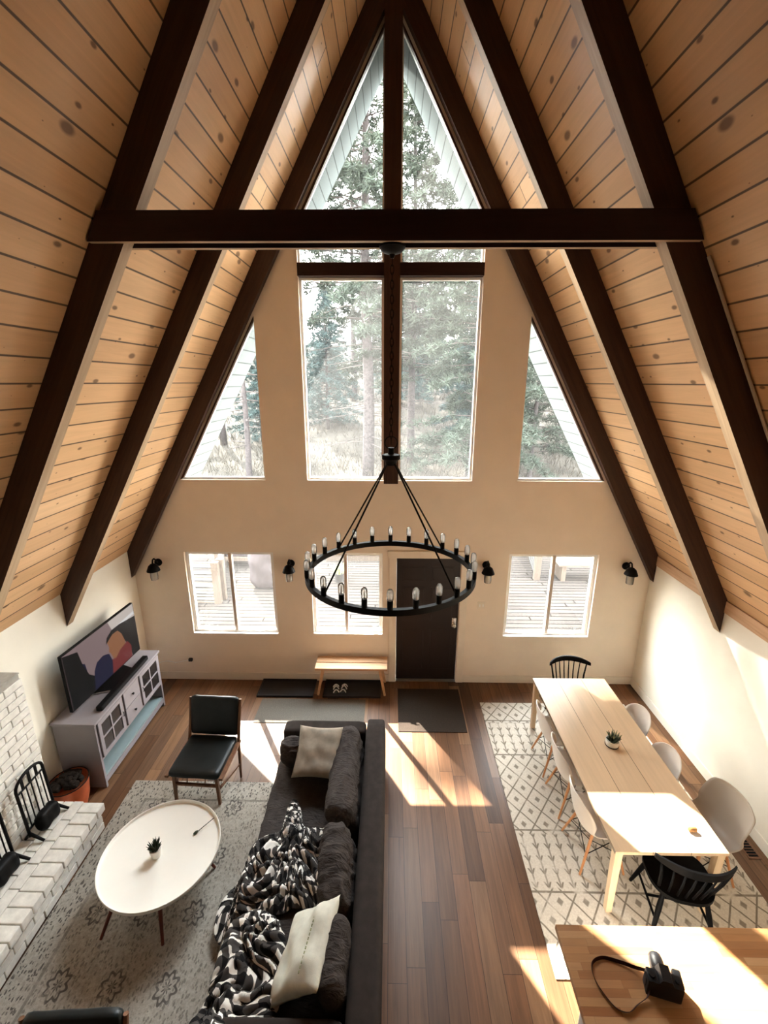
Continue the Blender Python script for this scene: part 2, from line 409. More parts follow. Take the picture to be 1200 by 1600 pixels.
def mk_rug_medallion():
    m = Mat('faded_medallion_rug', .95, .05); x, y, z, P = m.xyz()
    n1 = m.noise(P, 7, 5, .65); n2 = m.noise(P, 45, 3, .7)
    # medallions: rings on a staggered lattice
    cx = m.mth('SUBTRACT', m.mth('FRACT', m.mth('DIVIDE', x, .42)), .5); cy = m.mth('SUBTRACT', m.mth('FRACT', m.mth('DIVIDE', y, .50)), .5)
    d = m.mth('SQRT', m.mth('ADD', m.mth('MULTIPLY', cx, cx), m.mth('MULTIPLY', cy, cy)))
    ang = m.mth('ARCTAN2', cy, cx)
    d2 = m.mth('ADD', d, m.mth('MULTIPLY', m.mth('SINE', m.mth('MULTIPLY', ang, 8.0)), .03))
    ring = m.mth('SINE', m.mth('MULTIPLY', d2, 46.0))
    inside = m.mth('SUBTRACT', 1.0, m.sstep(d, .22, .30))
    mot = m.mth('MULTIPLY', m.sstep(ring, .1, .7), inside)
    v = m.voro(m.vec(m.mth('MULTIPLY', x, 1.7), m.mth('ADD', y, m.mth('MULTIPLY', n1, .15)), 0.0), 27, 0)
    spots = m.mth('SUBTRACT', 1.0, m.sstep(v, .28, .42))
    ex = m.mth('SUBTRACT', 1.03, m.mth('ABSOLUTE', x)); ey = m.mth('SUBTRACT', 1.57, m.mth('ABSOLUTE', y)); e = m.mth('MINIMUM', ex, ey)
    brd = m.mth('SUBTRACT', 1.0, m.sstep(e, .20, .23)); line = m.mth('SUBTRACT', 1.0, m.sstep(m.mth('ABSOLUTE', m.mth('SUBTRACT', e, .235)), .008, .016))
    inner = m.mth('MULTIPLY', mot, m.mth('SUBTRACT', 1.0, brd))
    dark = m.mth('MAXIMUM', m.mth('MAXIMUM', inner, m.mth('MULTIPLY', spots, m.mth('ADD', .6, m.mth('MULTIPLY', brd, .4)))), m.mth('MULTIPLY', line, .6))
    fade = m.sstep(n1, .28, .52)
    base = m.ramp(n2, [(.3, (.27, .24, .20)), (.7, (.42, .38, .325))])
    cc = m.mix(m.mth('MULTIPLY', m.mth('MULTIPLY', dark, fade), .85), base, (.055, .048, .044))
    m.col(cc); m.bump(n2, .4, .004); return m.m
MT['rug_medallion'] = mk_rug_medallion()
def mk_rug_trellis():
    m = Mat('cream_trellis_rug', .95, .05); x, y, z, P = m.xyz()
    n2 = m.noise(P, 60, 3, .7); w1 = m.noise(P, 5, 3)
    wob = m.mth('MULTIPLY', m.mth('SUBTRACT', m.noise(P, 9, 2), .5), .05)
    a = m.mth('ADD', m.mth('DIVIDE', x, .23), wob); b = m.mth('ADD', m.mth('DIVIDE', y, .29), wob)
    def ln(t, wd): return m.mth('SUBTRACT', 1.0, m.sstep(m.mth('ABSOLUTE', m.mth('SUBTRACT', m.mth('FRACT', t), .5)), wd*.5, wd))
    s, t = m.mth('ADD', a, b), m.mth('SUBTRACT', a, b)
    tre = m.mth('MAXIMUM', ln(s, .052), ln(t, .052))
    # little diamond in the middle of each cell
    fs = m.mth('ABSOLUTE', m.mth('SUBTRACT', m.mth('FRACT', m.mth('ADD', s, .5)), .5)); ft = m.mth('ABSOLUTE', m.mth('SUBTRACT', m.mth('FRACT', m.mth('ADD', t, .5)), .5))
    dm = m.mth('SUBTRACT', 1.0, m.sstep(m.mth('MAXIMUM', fs, ft), .10, .16))
    tre = m.mth('MAXIMUM', tre, m.mth('MULTIPLY', dm, .9))
    # arrow columns
    fa = m.mth('SUBTRACT', m.mth('FRACT', m.mth('DIVIDE', x, .115)), .5); fb = m.mth('FRACT', m.mth('DIVIDE', y, .12))
    stem = m.mth('SUBTRACT', 1.0, m.sstep(m.mth('ABSOLUTE', fa), .05, .09))
    head = m.mth('SUBTRACT', 1.0, m.sstep(m.mth('ABSOLUTE', m.mth('SUBTRACT', m.mth('ABSOLUTE', fa), m.mth('MULTIPLY', m.mth('SUBTRACT', fb, .45), .55))), .05, .10))
    arr = m.mth('MAXIMUM', m.mth('MULTIPLY', stem, .8), m.mth('MULTIPLY', head, m.mth('MULTIPLY', m.sstep(fb, .40, .5), m.mth('SUBTRACT', 1.0, m.sstep(fb, .85, .95)))))
    band = m.mth('FRACT', m.mth('DIVIDE', m.mth('ADD', y, .30), 1.55)); isarr = m.mth('MULTIPLY', m.sstep(band, .60, .62), m.mth('SUBTRACT', 1.0, m.sstep(band, .93, .95)))
    bl = m.mth('MAXIMUM', m.mth('SUBTRACT', 1.0, m.sstep(m.mth('ABSOLUTE', m.mth('SUBTRACT', band, .59)), .004, .008)), m.mth('SUBTRACT', 1.0, m.sstep(m.mth('ABSOLUTE', m.mth('SUBTRACT', band, .965)), .004, .008)))
    pat = m.mth('ADD', m.mth('MULTIPLY', tre, m.mth('SUBTRACT', 1.0, isarr)), m.mth('MULTIPLY', arr, isarr)); pat = m.mth('MAXIMUM', pat, bl)
    base = m.ramp(n2, [(.3, (.47, .42, .345)), (.7, (.60, .545, .46))])
    cc = m.mix(m.mth('MULTIPLY', m.mth('MULTIPLY', pat, m.sstep(w1, .25, .5)), .85), base, (.13, .105, .08))
    m.col(cc); m.bump(n2, .4, .004); return m.m
MT['rug_trellis'] = mk_rug_trellis()
def mk_check():
    m = Mat('black_white_checked_fleece', .95, .1)
    uv = m.node('ShaderNodeUVMap'); uv.uv_map = 'UVMap'; s = m.node('ShaderNodeSeparateXYZ'); m.t.links.new(uv.outputs[0], s.inputs[0])
    a = m.sstep(m.mth('PINGPONG', s.outputs[0], 1.0), .47, .53); b = m.sstep(m.mth('PINGPONG', s.outputs[1], 1.0), .47, .53)
    t = m.mth('ADD', a, b)
    m.col(m.ramp(m.mth('MULTIPLY', t, .5), [(0.0, (.010, .009, .009)), (.35, (.05, .045, .042)), (.62, (.07, .063, .058)), (1.0, (.86, .82, .75))]))
    m.bump(m.noise(m.xyz()[3], 220, 2), .5, .004); return m.m
MT['check'] = mk_check()
MT['fleece'] = plain('cream_fleece_back', (.68, .62, .54), .95, .1, var=.08, vs_=30, bump=.5, bs=200)
# ================================================================ THE ROOM
WX, WY = 3.70, 5.91                 # half width, window wall
SL = 1.765; DECK_C = 8.676; RAFT_C = 8.276; GLASS_C = 8.215
TH = math.atan(SL)
def plate_bm(outer, holes, y0, y1):
    """wall panel in the XZ plane with openings, between y0 and y1"""
    cu = bpy.data.curves.new('t', 'CURVE'); cu.dimensions = '2D'; cu.fill_mode = 'BOTH'; cu.extrude = (y1-y0)/2
    for poly in [outer]+holes:
        s = cu.splines.new('POLY'); s.points.add(len(poly)-1); s.use_cyclic_u = True
        for p, q in zip(s.points, poly): p.co = (q[0], q[1], 0, 1)
    o = bpy.data.objects.new('t', cu); COL.objects.link(o)
    dg = bpy.context.evaluated_depsgraph_get(); me = bpy.data.meshes.new_from_object(o.evaluated_get(dg))
    bm = NB(); bm.from_mesh(me)
    bpy.data.objects.remove(o); bpy.data.curves.remove(cu); bpy.data.meshes.remove(me)
    for v in bm.verts: v.co = Vector((v.co.x, (y0+y1)/2 - v.co.z, v.co.y))
    return bm
YB = -3.2                            # back of the house, behind the loft
bm = NB(); bx(bm, -3.9, 3.9, YB-.1, 6.05, -.12, 0); struct('floor', bm, MT['floor'])
def gx(z, c): return (c - z)/SL
LOW = [(-2.95, -1.67, .80, 2.11), (-1.14, -.11, .81, 2.11), (1.68, 2.94, .80, 2.11)]
ZS = 3.16
hol = [[(a, c), (b, c), (b, d), (a, d)] for a, b, c, d in LOW]
hol.append([(.09, 0.0), (1.01, 0.0), (1.01, 2.04), (.09, 2.04)])
C_IN = [(-1.13, ZS), (1.09, ZS), (1.09, GLASS_C-1.09*SL), (0.0, GLASS_C), (-1.13, GLASS_C-1.13*SL)]
hol.append(C_IN)
sL = [(-gx(ZS, GLASS_C), ZS), (-1.70, ZS), (-1.70, GLASS_C-1.70*SL)]
sR = [(1.70, ZS), (gx(ZS, GLASS_C), ZS), (1.70, GLASS_C-1.70*SL)]
hol += [sL, sR]
hol[3] = [(.09, .002), (1.01, .002), (1.01, 2.04), (.09, 2.04)]
outer = [(-WX, 0), (WX, 0), (WX, DECK_C-WX*SL), (0, DECK_C), (-WX, DECK_C-WX*SL)]
struct('wall_back', plate_bm(outer, hol, WY, 6.05), MT['wall'])
ZK = DECK_C - WX*SL
bm = NB(); bx(bm, -WX-.12, -WX, YB, 6.05, 0, ZK+.03); struct('wall_left', bm, MT['wall_side'])
bm = NB(); bx(bm, WX, WX+.12, YB, 6.05, 0, 2.0); struct('wall_right', bm, MT['wall_side'])
bm = NB(); bx(bm, WX-.012, WX+.12, YB, 5.90, 2.0, ZK-.01); struct('trim_1', bm, MT['roughwood'])
# end wall behind the loft
struct('wall_front', plate_bm(outer, [], YB-.12, YB), MT['loft_wall'])
bm = NB(); bx(bm, -3.2, 3.2, YB, .66, 2.52, 2.78); struct('loft_floor', bm, MT['floor'])  # out of view; front edge brought forward to shade the near floor
# roof decks: planks run along the ridge, local x goes down the slope
def deck(name, side, mat, y0, y1, thick, lift=0.0, x0=0, length=None):
    length = length or (WX+.12)/cos(TH)
    bm = NB()
    if side > 0: bx(bm, x0, length, y0, y1, lift, lift+thick)
    else: bx(bm, x0, length, y0, y1, -lift-thick, -lift)
    o = struct(name, bm, mat); o.location = (0, 0, DECK_C); o.rotation_euler = (0, TH if side > 0 else pi-TH, 0); return o
deck('ceiling', -1, MT['ceiling'], YB-.1, 6.05, .12)
deck('ceiling', 1, MT['ceiling'], YB-.1, 6.05, .12)
YE = 7.12
deck('soffit', -1, MT['soffit'], 6.051, YE, .34, -.11, length=5.2/cos(TH))
deck('soffit', 1, MT['soffit'], 6.051, YE, .34, -.11, length=5.2/cos(TH))
# rafters
def rafter(side, y0, y1, label):
    top = [(0, RAFT_C), (0, DECK_C), (side*WX, DECK_C-WX*SL), (side*WX, RAFT_C-WX*SL)]
    c = Vector((side*1.9, (y0+y1)/2, 4.8)); bm = NB()
    prism(bm, [(side*.005, RAFT_C-.005*SL), (side*.005, DECK_C-.005*SL-.002), (side*(WX-.003), DECK_C-WX*SL), (side*(WX-.003), RAFT_C-WX*SL)], 'y', y0, y1)
    # grain follows the slope: turn the object, keep the shape
    rot = Matrix.Rotation(side*(pi/2-TH), 4, 'Y')       # local z -> up the slope
    bmesh.ops.translate(bm, verts=bm.verts[:], vec=-c)
    bmesh.ops.transform(bm, matrix=rot, verts=bm.verts[:])
    bm.normal_update(); bmesh.ops.recalc_face_normals(bm, faces=bm.faces[:])
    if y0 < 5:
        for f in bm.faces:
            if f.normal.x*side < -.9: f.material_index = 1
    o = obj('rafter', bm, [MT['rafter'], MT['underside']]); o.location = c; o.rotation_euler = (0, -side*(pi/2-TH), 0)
    tag(o, label, 'rafter', 'roof rafters')
for side, nm in ((-1, 'left'), (1, 'right')):
    rafter(side, 5.81, 5.908, f'dark rafter tight against the window wall on the {nm} roof slope')
    rafter(side, 4.49, 4.59, f'dark rafter on the {nm} roof slope, second from the window wall')
    rafter(side, 3.16, 3.26, f'dark rafter on the {nm} roof slope that carries the collar beam')
    rafter(side, 1.66, 1.76, f'rafter on the {nm} roof slope nearest the loft')
# collar beam: two boards either side of the third rafter pair
def collar(y0, y1, xw, z0, z1, label, nm='collar_beam'):
    bm = NB()
    prism(bm, [(-xw, z0), (xw, z0), (gx(z1, DECK_C)-.012 if xw > 1.9 else xw, z1), (-(gx(z1, DECK_C)-.012) if xw > 1.9 else -xw, z1)], 'y', y0, y1)
    bmesh.ops.recalc_face_normals(bm, faces=bm.faces[:])
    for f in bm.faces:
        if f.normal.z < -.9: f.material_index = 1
    tag(obj(nm, bm, [MT['beam'], MT['beam_sheen']], loc=(0, (y0+y1)/2, (z0+z1)/2)), label, 'beam')
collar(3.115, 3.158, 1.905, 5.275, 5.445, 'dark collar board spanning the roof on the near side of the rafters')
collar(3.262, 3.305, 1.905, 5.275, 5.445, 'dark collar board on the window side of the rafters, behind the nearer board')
# conduit along the right slope
bm = NB(); pp = [(x, 3.12, DECK_C - x*SL - .03) for x in (1.96, 2.4, 2.9, 3.4, 3.68)]
tube(bm, [(p[0]-.006, p[1], p[2]) for p in pp], .011, 8)
tag(obj('conduit', bm, MT['conduit'], loc=pp[2]), 'thin pale conduit pipe running down beside the right collar beam rafter', 'pipe')
# post and transom in the big window
bm = NB(); prism(bm, [(-.095, ZS-.02), (.095, ZS-.02), (.095, RAFT_C-.095*SL), (0, RAFT_C+.03), (-.095, RAFT_C-.095*SL)], 'y', 5.80, 6.02)
struct('trim_2', bm, MT['rafter'])
bm = NB(); bx(bm, -1.128, -.096, 5.86, 6.03, 5.65, 5.79); bx(bm, .096, 1.088, 5.86, 6.03, 5.65, 5.79); struct('trim_3', bm, MT['beam'])
# windows --------------------------------------------------------
def inset(poly, d):
    n = len(poly); out = []
    cx = sum(p[0] for p in poly)/n; cz = sum(p[1] for p in poly)/n
    for i in range(n):
        p0, p1, p2 = Vector(poly[i-1]), Vector(poly[i]), Vector(poly[(i+1) % n])
        def nrm(a, b):
            e = (b-a).normalized(); q = Vector((-e.y, e.x))
            return q if q.dot(Vector((cx, cz))-a) > 0 else -q
        n1, n2 = nrm(p0, p1), nrm(p1, p2)
        k = d/max(.25, 1+n1.dot(n2)); out.append(tuple(p1 + (n1+n2)*k))
    return out
def frame_bm(poly, w_, y0, y1):
    a, b = poly, inset(poly, w_); bm = NB(); n = len(a)
    for i in range(n):
        j = (i+1) % n
        prism(bm, [a[i], a[j], b[j], b[i]], 'y', y0, y1)
    return bm
NW = [0]
def window(poly, fmat, fw_, fy=(5.955, 6.02), mull=None, crank=None, brown=None):
    NW[0] += 1
    e = [(p[0], p[1]) for p in poly]
    e2 = inset(e, .003)
    root = struct(f'window_{NW[0]}', frame_bm(e2, fw_, *fy), fmat)
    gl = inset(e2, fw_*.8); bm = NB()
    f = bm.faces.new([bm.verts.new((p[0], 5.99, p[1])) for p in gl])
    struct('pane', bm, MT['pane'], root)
    if brown:
        bm = NB(); ee = inset(e2, brown[1])
        for i in brown[0]:
            j = (i+1) % len(e2); prism(bm, [e2[i], e2[j], ee[j], ee[i]], 'y', 5.90, 5.954)
        struct('stained_edge', bm, MT['rafter_trim'], root)
    if mull:
        x, z0, z1 = mull; bm = NB(); bx(bm, x-.022, x+.022, 5.945, 6.015, z0+.03, z1-.03); struct('mullion', bm, MT['mullion'], root)
    if crank:
        x, z = crank; bm = NB(); bx(bm, x-.035, x+.035, 5.925, 5.954, z, z+.025, .006); tube(bm, [(x, 5.93, z+.012), (x+.02, 5.915, z+.02), (x+.075, 5.915, z+.018)], .006, 6)
        struct('crank_handle', bm, MT['vinyl'], root)
    return root
for k, (a, b, c, d) in enumerate(LOW):
    window([(a, c), (b, c), (b, d), (a, d)], MT['vinyl'], .045, mull=((a+b)/2 + (0, -.02, .02)[k], c, d), crank=((a+.16, b-.12, b-.16)[k], c+.047))
window([(-1.13, ZS), (-.095, ZS), (-.095, 5.65), (-1.13, 5.65)], MT['vinyl'], .028)
window([(.095, ZS), (1.09, ZS), (1.09, 5.65), (.095, 5.65)], MT['vinyl'], .028)
window([(-1.13, 5.79), (-.095, 5.79), (-.095, GLASS_C-.095*SL), (-1.13, GLASS_C-1.13*SL)], MT['vinyl'], .022, brown=([2], .03))
window([(.095, 5.79), (1.09, 5.79), (1.09, GLASS_C-1.09*SL), (.095, GLASS_C-.095*SL)], MT['vinyl'], .022, brown=([2], .03))
window(sL, MT['vinyl'], .024, brown=([2], .03))
window(sR, MT['vinyl'], .024, brown=([1], .03))
# inner sills of the three low windows
for k, (a, b, c, d) in enumerate(LOW):
    bm = NB(); bx(bm, a+.002, b-.002, 5.895, 5.953, c+.001, c+.012); struct(f'trim_{4+k}', bm, MT['vinyl'])
# door ------------------------------------------------------------
bm = NB(); bx(bm, .095, 1.005, 5.955, 6.0, .012, 2.035)
for (a, b) in ((.19, .49), (.61, .91)):
    for (c, d) in ((.20, .86), (1.02, 1.55), (1.68, 1.88)):
        bx(bm, a, b, 5.947, 5.956, c, d, .006)
        for q in (bx,): q(bm, a-.02, b+.02, 5.951, 5.956, c-.02, d+.02, .002)
door = struct('door_1', bm, MT['door'])
bm = NB(); bx(bm, .92, .985, 5.94, 5.954, .93, 1.08, .004); lathe(bm, [(0, 0), (.022, 0), (.03, .02), (.028, .045), (.012, .055), (0, .055)], 14, m=Matrix.Translation((.952, 5.94, .965)) @ Matrix.Rotation(R(90), 4, 'X'))
lathe(bm, [(0, 0), (.024, 0), (.024, .012), (0, .014)], 14, m=Matrix.Translation((.952, 5.94, 1.045)) @ Matrix.Rotation(R(90), 4, 'X'))
struct('door_handle', bm, MT['chrome'], door)
bm = NB(); bx(bm, .09, 1.01, 5.90, 6.05, .002, .012); struct('threshold', bm, MT['metal_grey'], door)
bm = NB()
bx(bm, -.015, .088, 5.885, 5.909, 0.001, 2.045, .004); bx(bm, 1.012, 1.115, 5.885, 5.909, 0.001, 2.045, .004); bx(bm, -.04, 1.14, 5.88, 5.909, 2.046, 2.15, .004)
struct('trim_7', bm, MT['trim'])
# baseboards
bm = NB(); bx(bm, -WX+.002, -.017, 5.893, 5.909, 0, .125, .003); bx(bm, 1.117, WX-.002, 5.893, 5.909, 0, .125, .003); struct('baseboard_back', bm, MT['trim'])
bm = NB(); bx(bm, WX-.016, WX-.001, YB, 5.892, 0, .125, .003); struct('baseboard_right', bm, MT['wall_side'])
bm = NB(); bx(bm, -WX+.001, -WX+.016, 3.52, 5.892, 0, .125, .003); struct('baseboard_left', bm, MT['wall_side'])
# outlet plate by the door, switch
bm = NB(); bx(bm, 1.275, 1.39, 5.902, 5.9095, 1.255, 1.365, .003)
o = tag(obj('switch_plate', bm, MT['trim'], loc=(1.33, 5.905, 1.31)), 'small cream double switch plate on the wall right of the front door', 'switch plate')
for x in (1.308, 1.356):
    bm = NB(); bx(bm, x-.008, x+.008, 5.894, 5.901, 1.29, 1.33, .002); obj('toggle', bm, MT['vinyl'], o)
# wall sconces
def sconce(x, label):
    t = thing('wall_sconce', label, 'wall lamp', (x, 5.91, 1.95), 'black gooseneck wall lamps')
    bm = NB(); lathe(bm, [(0, 0), (.055, 0), (.055, .012), (.02, .022), (0, .022)], 18, m=Matrix.Translation((x, 5.908, 1.95)) @ Matrix.Rotation(R(90), 4, 'X')); obj('wall_plate', bm, MT['black'], t, smooth=40)
    bm = NB(); tube(bm, [(x, 5.89, 1.95), (x, 5.85, 2.0), (x, 5.80, 2.045), (x, 5.765, 2.04), (x, 5.75, 2.0), (x, 5.75, 1.95)], .011, 8); obj('gooseneck', bm, MT['black'], t, smooth=True)
    bm = NB(); lathe(bm, [(.018, .06), (.03, .055), (.06, .03), (.085, -.03), (.09, -.045), (.082, -.045), (.055, .02), (.018, .04)], 20, (x, 5.75, 1.93)); obj('lamp_shade', bm, MT['black'], t, smooth=40)
    bm = NB(); lathe(bm, [(.05, .0), (.052, -.10), (.048, -.15), (.045, -.15), (.049, -.10), (.047, 0)], 18, (x, 5.75, 1.90)); obj('glass_jar', bm, MT['bulb_glass'], t, smooth=40)
    bm = NB(); lathe(bm, [(0, -.10), (.018, -.085), (.022, -.06), (.012, -.02), (.012, .01), (0, .01)], 12, (x, 5.75, 1.90)); obj('bulb', bm, MT['filament'], t, smooth=True)
for x, l in ((-3.33, 'black wall lamp with glass jar in the left corner, left of the leftmost low window'), (-1.42, 'black wall lamp with glass jar between the two low windows left of the door'),
             (1.36, 'black wall lamp with glass jar just right of the front door'), (3.33, 'black wall lamp with glass jar beside the right roof slope in the right corner')):
    sconce(x, l)
# black plug and lead low on the window wall
bm = NB(); bx(bm, -3.075, -3.02, 5.868, 5.908, .33, .375, .006); o = obj('plug_adapter', bm, MT['cable'], loc=(-3.05, 5.89, .35)); tag(o, 'small black plug adapter low on the wall beside the television stand', 'plug')
bm = NB(); tube(bm, [(-3.075, 5.88, .35), (-3.16, 5.885, .33), (-3.28, 5.885, .30), (-3.4, 5.885, .33), (-3.5, 5.885, .31), (-3.6, 5.88, .25)], .006, 6); obj('lead', bm, MT['vinyl'], o)
# floor register
bm = NB(); bx(bm, 3.50, 3.62, 3.28, 3.56, .001, .006)
o = tag(obj('floor_register', bm, MT['walnut'], loc=(3.56, 3.42, 0)), 'black floor vent grille by the right wall behind the greige chair', 'vent')
bm = NB()
for k in range(9): bx(bm, 3.515, 3.605, 3.30+k*.0285, 3.318+k*.0285, .006, .008)
obj('grille', bm, MT['black'], o)
# ================================================================ RUGS AND MATS
def slab(name, x0, x1, y0, y1, z0, z1, mat, label, cat, bev=.003, group=None, fringe=False):
    bm = NB(); bx(bm, x0, x1, y0, y1, z0, z1, bev)
    return tag(obj(name, bm, mat, loc=((x0+x1)/2, (y0+y1)/2, z0)), label, cat, group)
slab('rug', -2.925, -.86, .9, 4.05, .001, .011, MT['rug_medallion'], 'faded grey medallion rug under the round white coffee table', 'rug')
slab('rug', 1.30, 3.36, 2.33, 5.435, .001, .011, MT['rug_trellis'], 'cream rug with dark diamond trellis under the dining table', 'rug')
slab('floor_mat', -1.85, -.345, 4.99, 5.47, .001, .008, MT['mat_grey'], 'grey woven runner mat in front of the pine bench', 'mat')
slab('door_mat', .12, 1.03, 4.86, 5.72, .001, .008, MT['mat_dark'], 'dark woven square mat in front of the brown front door', 'mat')
def boot_tray(x0, x1, y0, y1, label):
    t = thing('boot_tray', label, 'boot tray', ((x0+x1)/2, (y0+y1)/2, 0), 'black boot trays')
    bm = NB(); bx(bm, x0, x1, y0, y1, .002, .010, .003); obj('tray_base', bm, MT['tray'], t)
    bm = NB()
    for a in ((x0, x1, y0, y0+.018), (x0, x1, y1-.018, y1), (x0, x0+.018, y0+.018, y1-.018), (x1-.018, x1, y0+.018, y1-.018)): bx(bm, *a, .010, .034, .004)
    obj('rim', bm, MT['tray'], t)
boot_tray(-1.95, -1.12, 5.50, 5.885, 'empty black boot tray against the wall left of the bench')
boot_tray(-.98, -.13, 5.50, 5.885, 'black boot tray under the bench holding white sandals')
def sandal(x, y, rot, label):
    t = thing('sandal', label, 'sandal', (0, 0, 0), 'white sandals on the boot tray')
    pts = []
    for k in range(24):
        a = 2*pi*k/24; pts.append((.036*cos(a)*(1+.18*sin(a)), .115*sin(a)))
    bm = NB(); prism(bm, pts, 'z', 0, .018); obj('sole', bm, MT['sandal_sole'], t)
    bm = NB()
    for yy, h in ((.045, .045), (-.01, .055), (-.085, .05)):
        tube(bm, [(-.040, yy, .012), (-.034, yy, .03), (-.012, yy+.01, h), (.012, yy+.01, h), (.034, yy, .03), (.040, yy, .012)], .009, 6)
    tube(bm, [(0, .085, .015), (0, .06, .045), (.0, .0, .055)], .007, 6)
    obj('straps', bm, MT['sandal'], t)
    t.location = (x, y, .0105); t.rotation_euler = (0, 0, rot); return t
sandal(-.80, 5.68, R(8), 'left white strappy sandal of the pair under the bench')
sandal(-.68, 5.69, R(-6), 'right white strappy sandal of the pair under the bench')
# ================================================================ BENCH
t = thing('bench', 'honey pine bench with two-plank seat under the low window left of the door', 'bench', (-.56, 5.73, 0))
bm = NB(); bx(bm, -1.085, -.035, 5.555, 5.70, .425, .46, .006); obj('seat_plank', bm, MT['bench'], t)
bm = NB(); bx(bm, -1.085, -.035, 5.715, 5.865, .425, .46, .006); obj('seat_plank', bm, MT['bench'], t)
for x in (-1.0, -.16):
    bm = NB(); bx(bm, x, x+.04, 5.58, 5.84, .395, .4245); obj('batten', bm, MT['bench'], t)
for sx, x in ((-1, -.98), (1, -.14)):
    for sy, y in ((-1, 5.60), (1, 5.82)):
        bm = NB(); bar(bm, (x, y, .394), (x+sx*.07, y+sy*.045, .0105), .042, .036, .030, .026); obj('leg', bm, MT['bench'], t)
# ================================================================ SOFA
SX0, SX1, SY0, SY1 = -1.19, -.04, 1.48, 4.28
t = thing('sofa', 'long charcoal fabric sofa seen from above with rumpled cushions', 'sofa', (-.6, 2.9, 0))
bm = NB(); bx(bm, SX0+.02, SX1-.01, SY0+.02, SY1-.02, .09, .27, .02); obj('base', bm, MT['sofa'], t)
def wrk(s, amp, sc_=7):
    o = Vector((s*5.3, s*2.1, s))
    def f(p, n):
        a = noise.noise(p*2.2+o)*amp*1.3
        q = p + Vector((noise.noise(p*3+o), noise.noise(p*3-o), 0))*.12
        r = 1-abs(noise.noise(Vector((q.x*sc_*.7, q.y*sc_*1.5, q.z*sc_))+o))*2
        return a + max(0, r-.45)*amp*1.6
    return f
bm = NB(); rbox(bm, (SX1-.11, (SY0+SY1)/2, .47), (.22, SY1-SY0, .52), .05, 14); obj('backrest', bm, MT['sofa'], t, smooth=True)
bm = NB(); rbox(bm, ((SX0+SX1-.222)/2+.0, SY1-.10, .45), (SX1-.222-SX0, .20, .50), .05, 10); obj('armrest', bm, MT['sofa'], t, smooth=True)
bm = NB(); rbox(bm, ((SX0+SX1-.222)/2, SY0+.15, .45), (SX1-.222-SX0, .29, .50), .06, 10); obj('armrest', bm, MT['sofa'], t, smooth=True)
for k, (a, b) in enumerate(((SY1-.205, 2.93), (2.925, SY0+.30))):
    bm = NB(); rbox(bm, ((SX0+SX1-.222)/2-.01, (a+b)/2, .365), (SX1-.222-SX0-.0, a-b, .19), .07, 24, wrk(k+3, .012)); obj('seat_cushion', bm, MT['sofa_cushion'], t, smooth=True)
# back cushions lean against the backrest; the middle one is pulled up into a peak
for k, (y1, y0, tl) in enumerate(((4.02, 2.98, 0), (2.92, 2.30, .10), (2.26, 1.80, 0))):
    m = Matrix.Rotation(R(-14), 4, 'Y') @ Matrix.Rotation(tl, 4, 'X')
    bm = NB(); rbox(bm, ((-.415, -.40, -.335)[k], (y0+y1)/2, (.66, .66, .62)[k]), ((.24, .22, .17)[k], y1-y0, .42), (.105, .10, .08)[k], 24, wrk(k+8, (.022, .022, .012)[k], 8), m.to_3x3()); obj('back_cushion', bm, MT['sofa_cushion'], t, smooth=True)
for x in (SX0+.08, SX1-.08):
    for y in (SY0+.1, SY1-.1):
        bm = NB(); bx(bm, x-.03, x+.03, y-.03, y+.03, .0115 if y < 4.0 and x < -.9 else .001, .089); obj('foot', bm, MT['blackwood'], t)
# cushions and throws lying on the sofa
def pmat(c, e): return Matrix.Translation(c) @ Matrix.Rotation(e[2], 4, 'Z') @ Matrix.Rotation(e[1], 4, 'Y') @ Matrix.Rotation(e[0], 4, 'X')
bm = NB(); rbox(bm, (-.82, 3.86, .64), (.66, .27, .46), .125, 26, wrk(21, .024, 8), Matrix.Rotation(R(38), 3, 'X'))
tag(obj('bolster_cushion', bm, MT['sofa_cushion'], loc=(-.82, 3.86, .5), smooth=True), 'plump charcoal cushion leaning on the far sofa arm beneath the tan pillow', 'cushion')
bm = NB(); pillow(bm, .46, .50, .11, pmat((-.73, 3.70, .80), (R(30), 0, R(-3))), 2, 26, .009)
o = tag(obj('throw_pillow', bm, MT['tan_pillow'], loc=(-.73, 3.7, .8), smooth=True), 'tan linen pillow resting at the far end of the sofa', 'cushion')
bm = NB(); pillow(bm, .44, .56, .15, pmat((-.56, 2.10, .70), (0, R(-40), R(-9))), 5, 26, .016)
o = tag(obj('throw_pillow', bm, MT['pale_pillow'], loc=(-.56, 2.1, .65), smooth=True), 'pale sage linen pillow with stitched edge near the sofa front beside the checked throw', 'cushion')
bm = NB()
mm = pmat((-.56, 2.10, .70), (0, R(-40), R(-9)))
for k in range(15):
    y = -.20+k*.026; p = mm @ Vector((.10, y, .083)); q = mm @ Vector((.10, y+.014, .083)); tube(bm, [p, q], .004, 5)
obj('stitching', bm, MT['olive'], o)
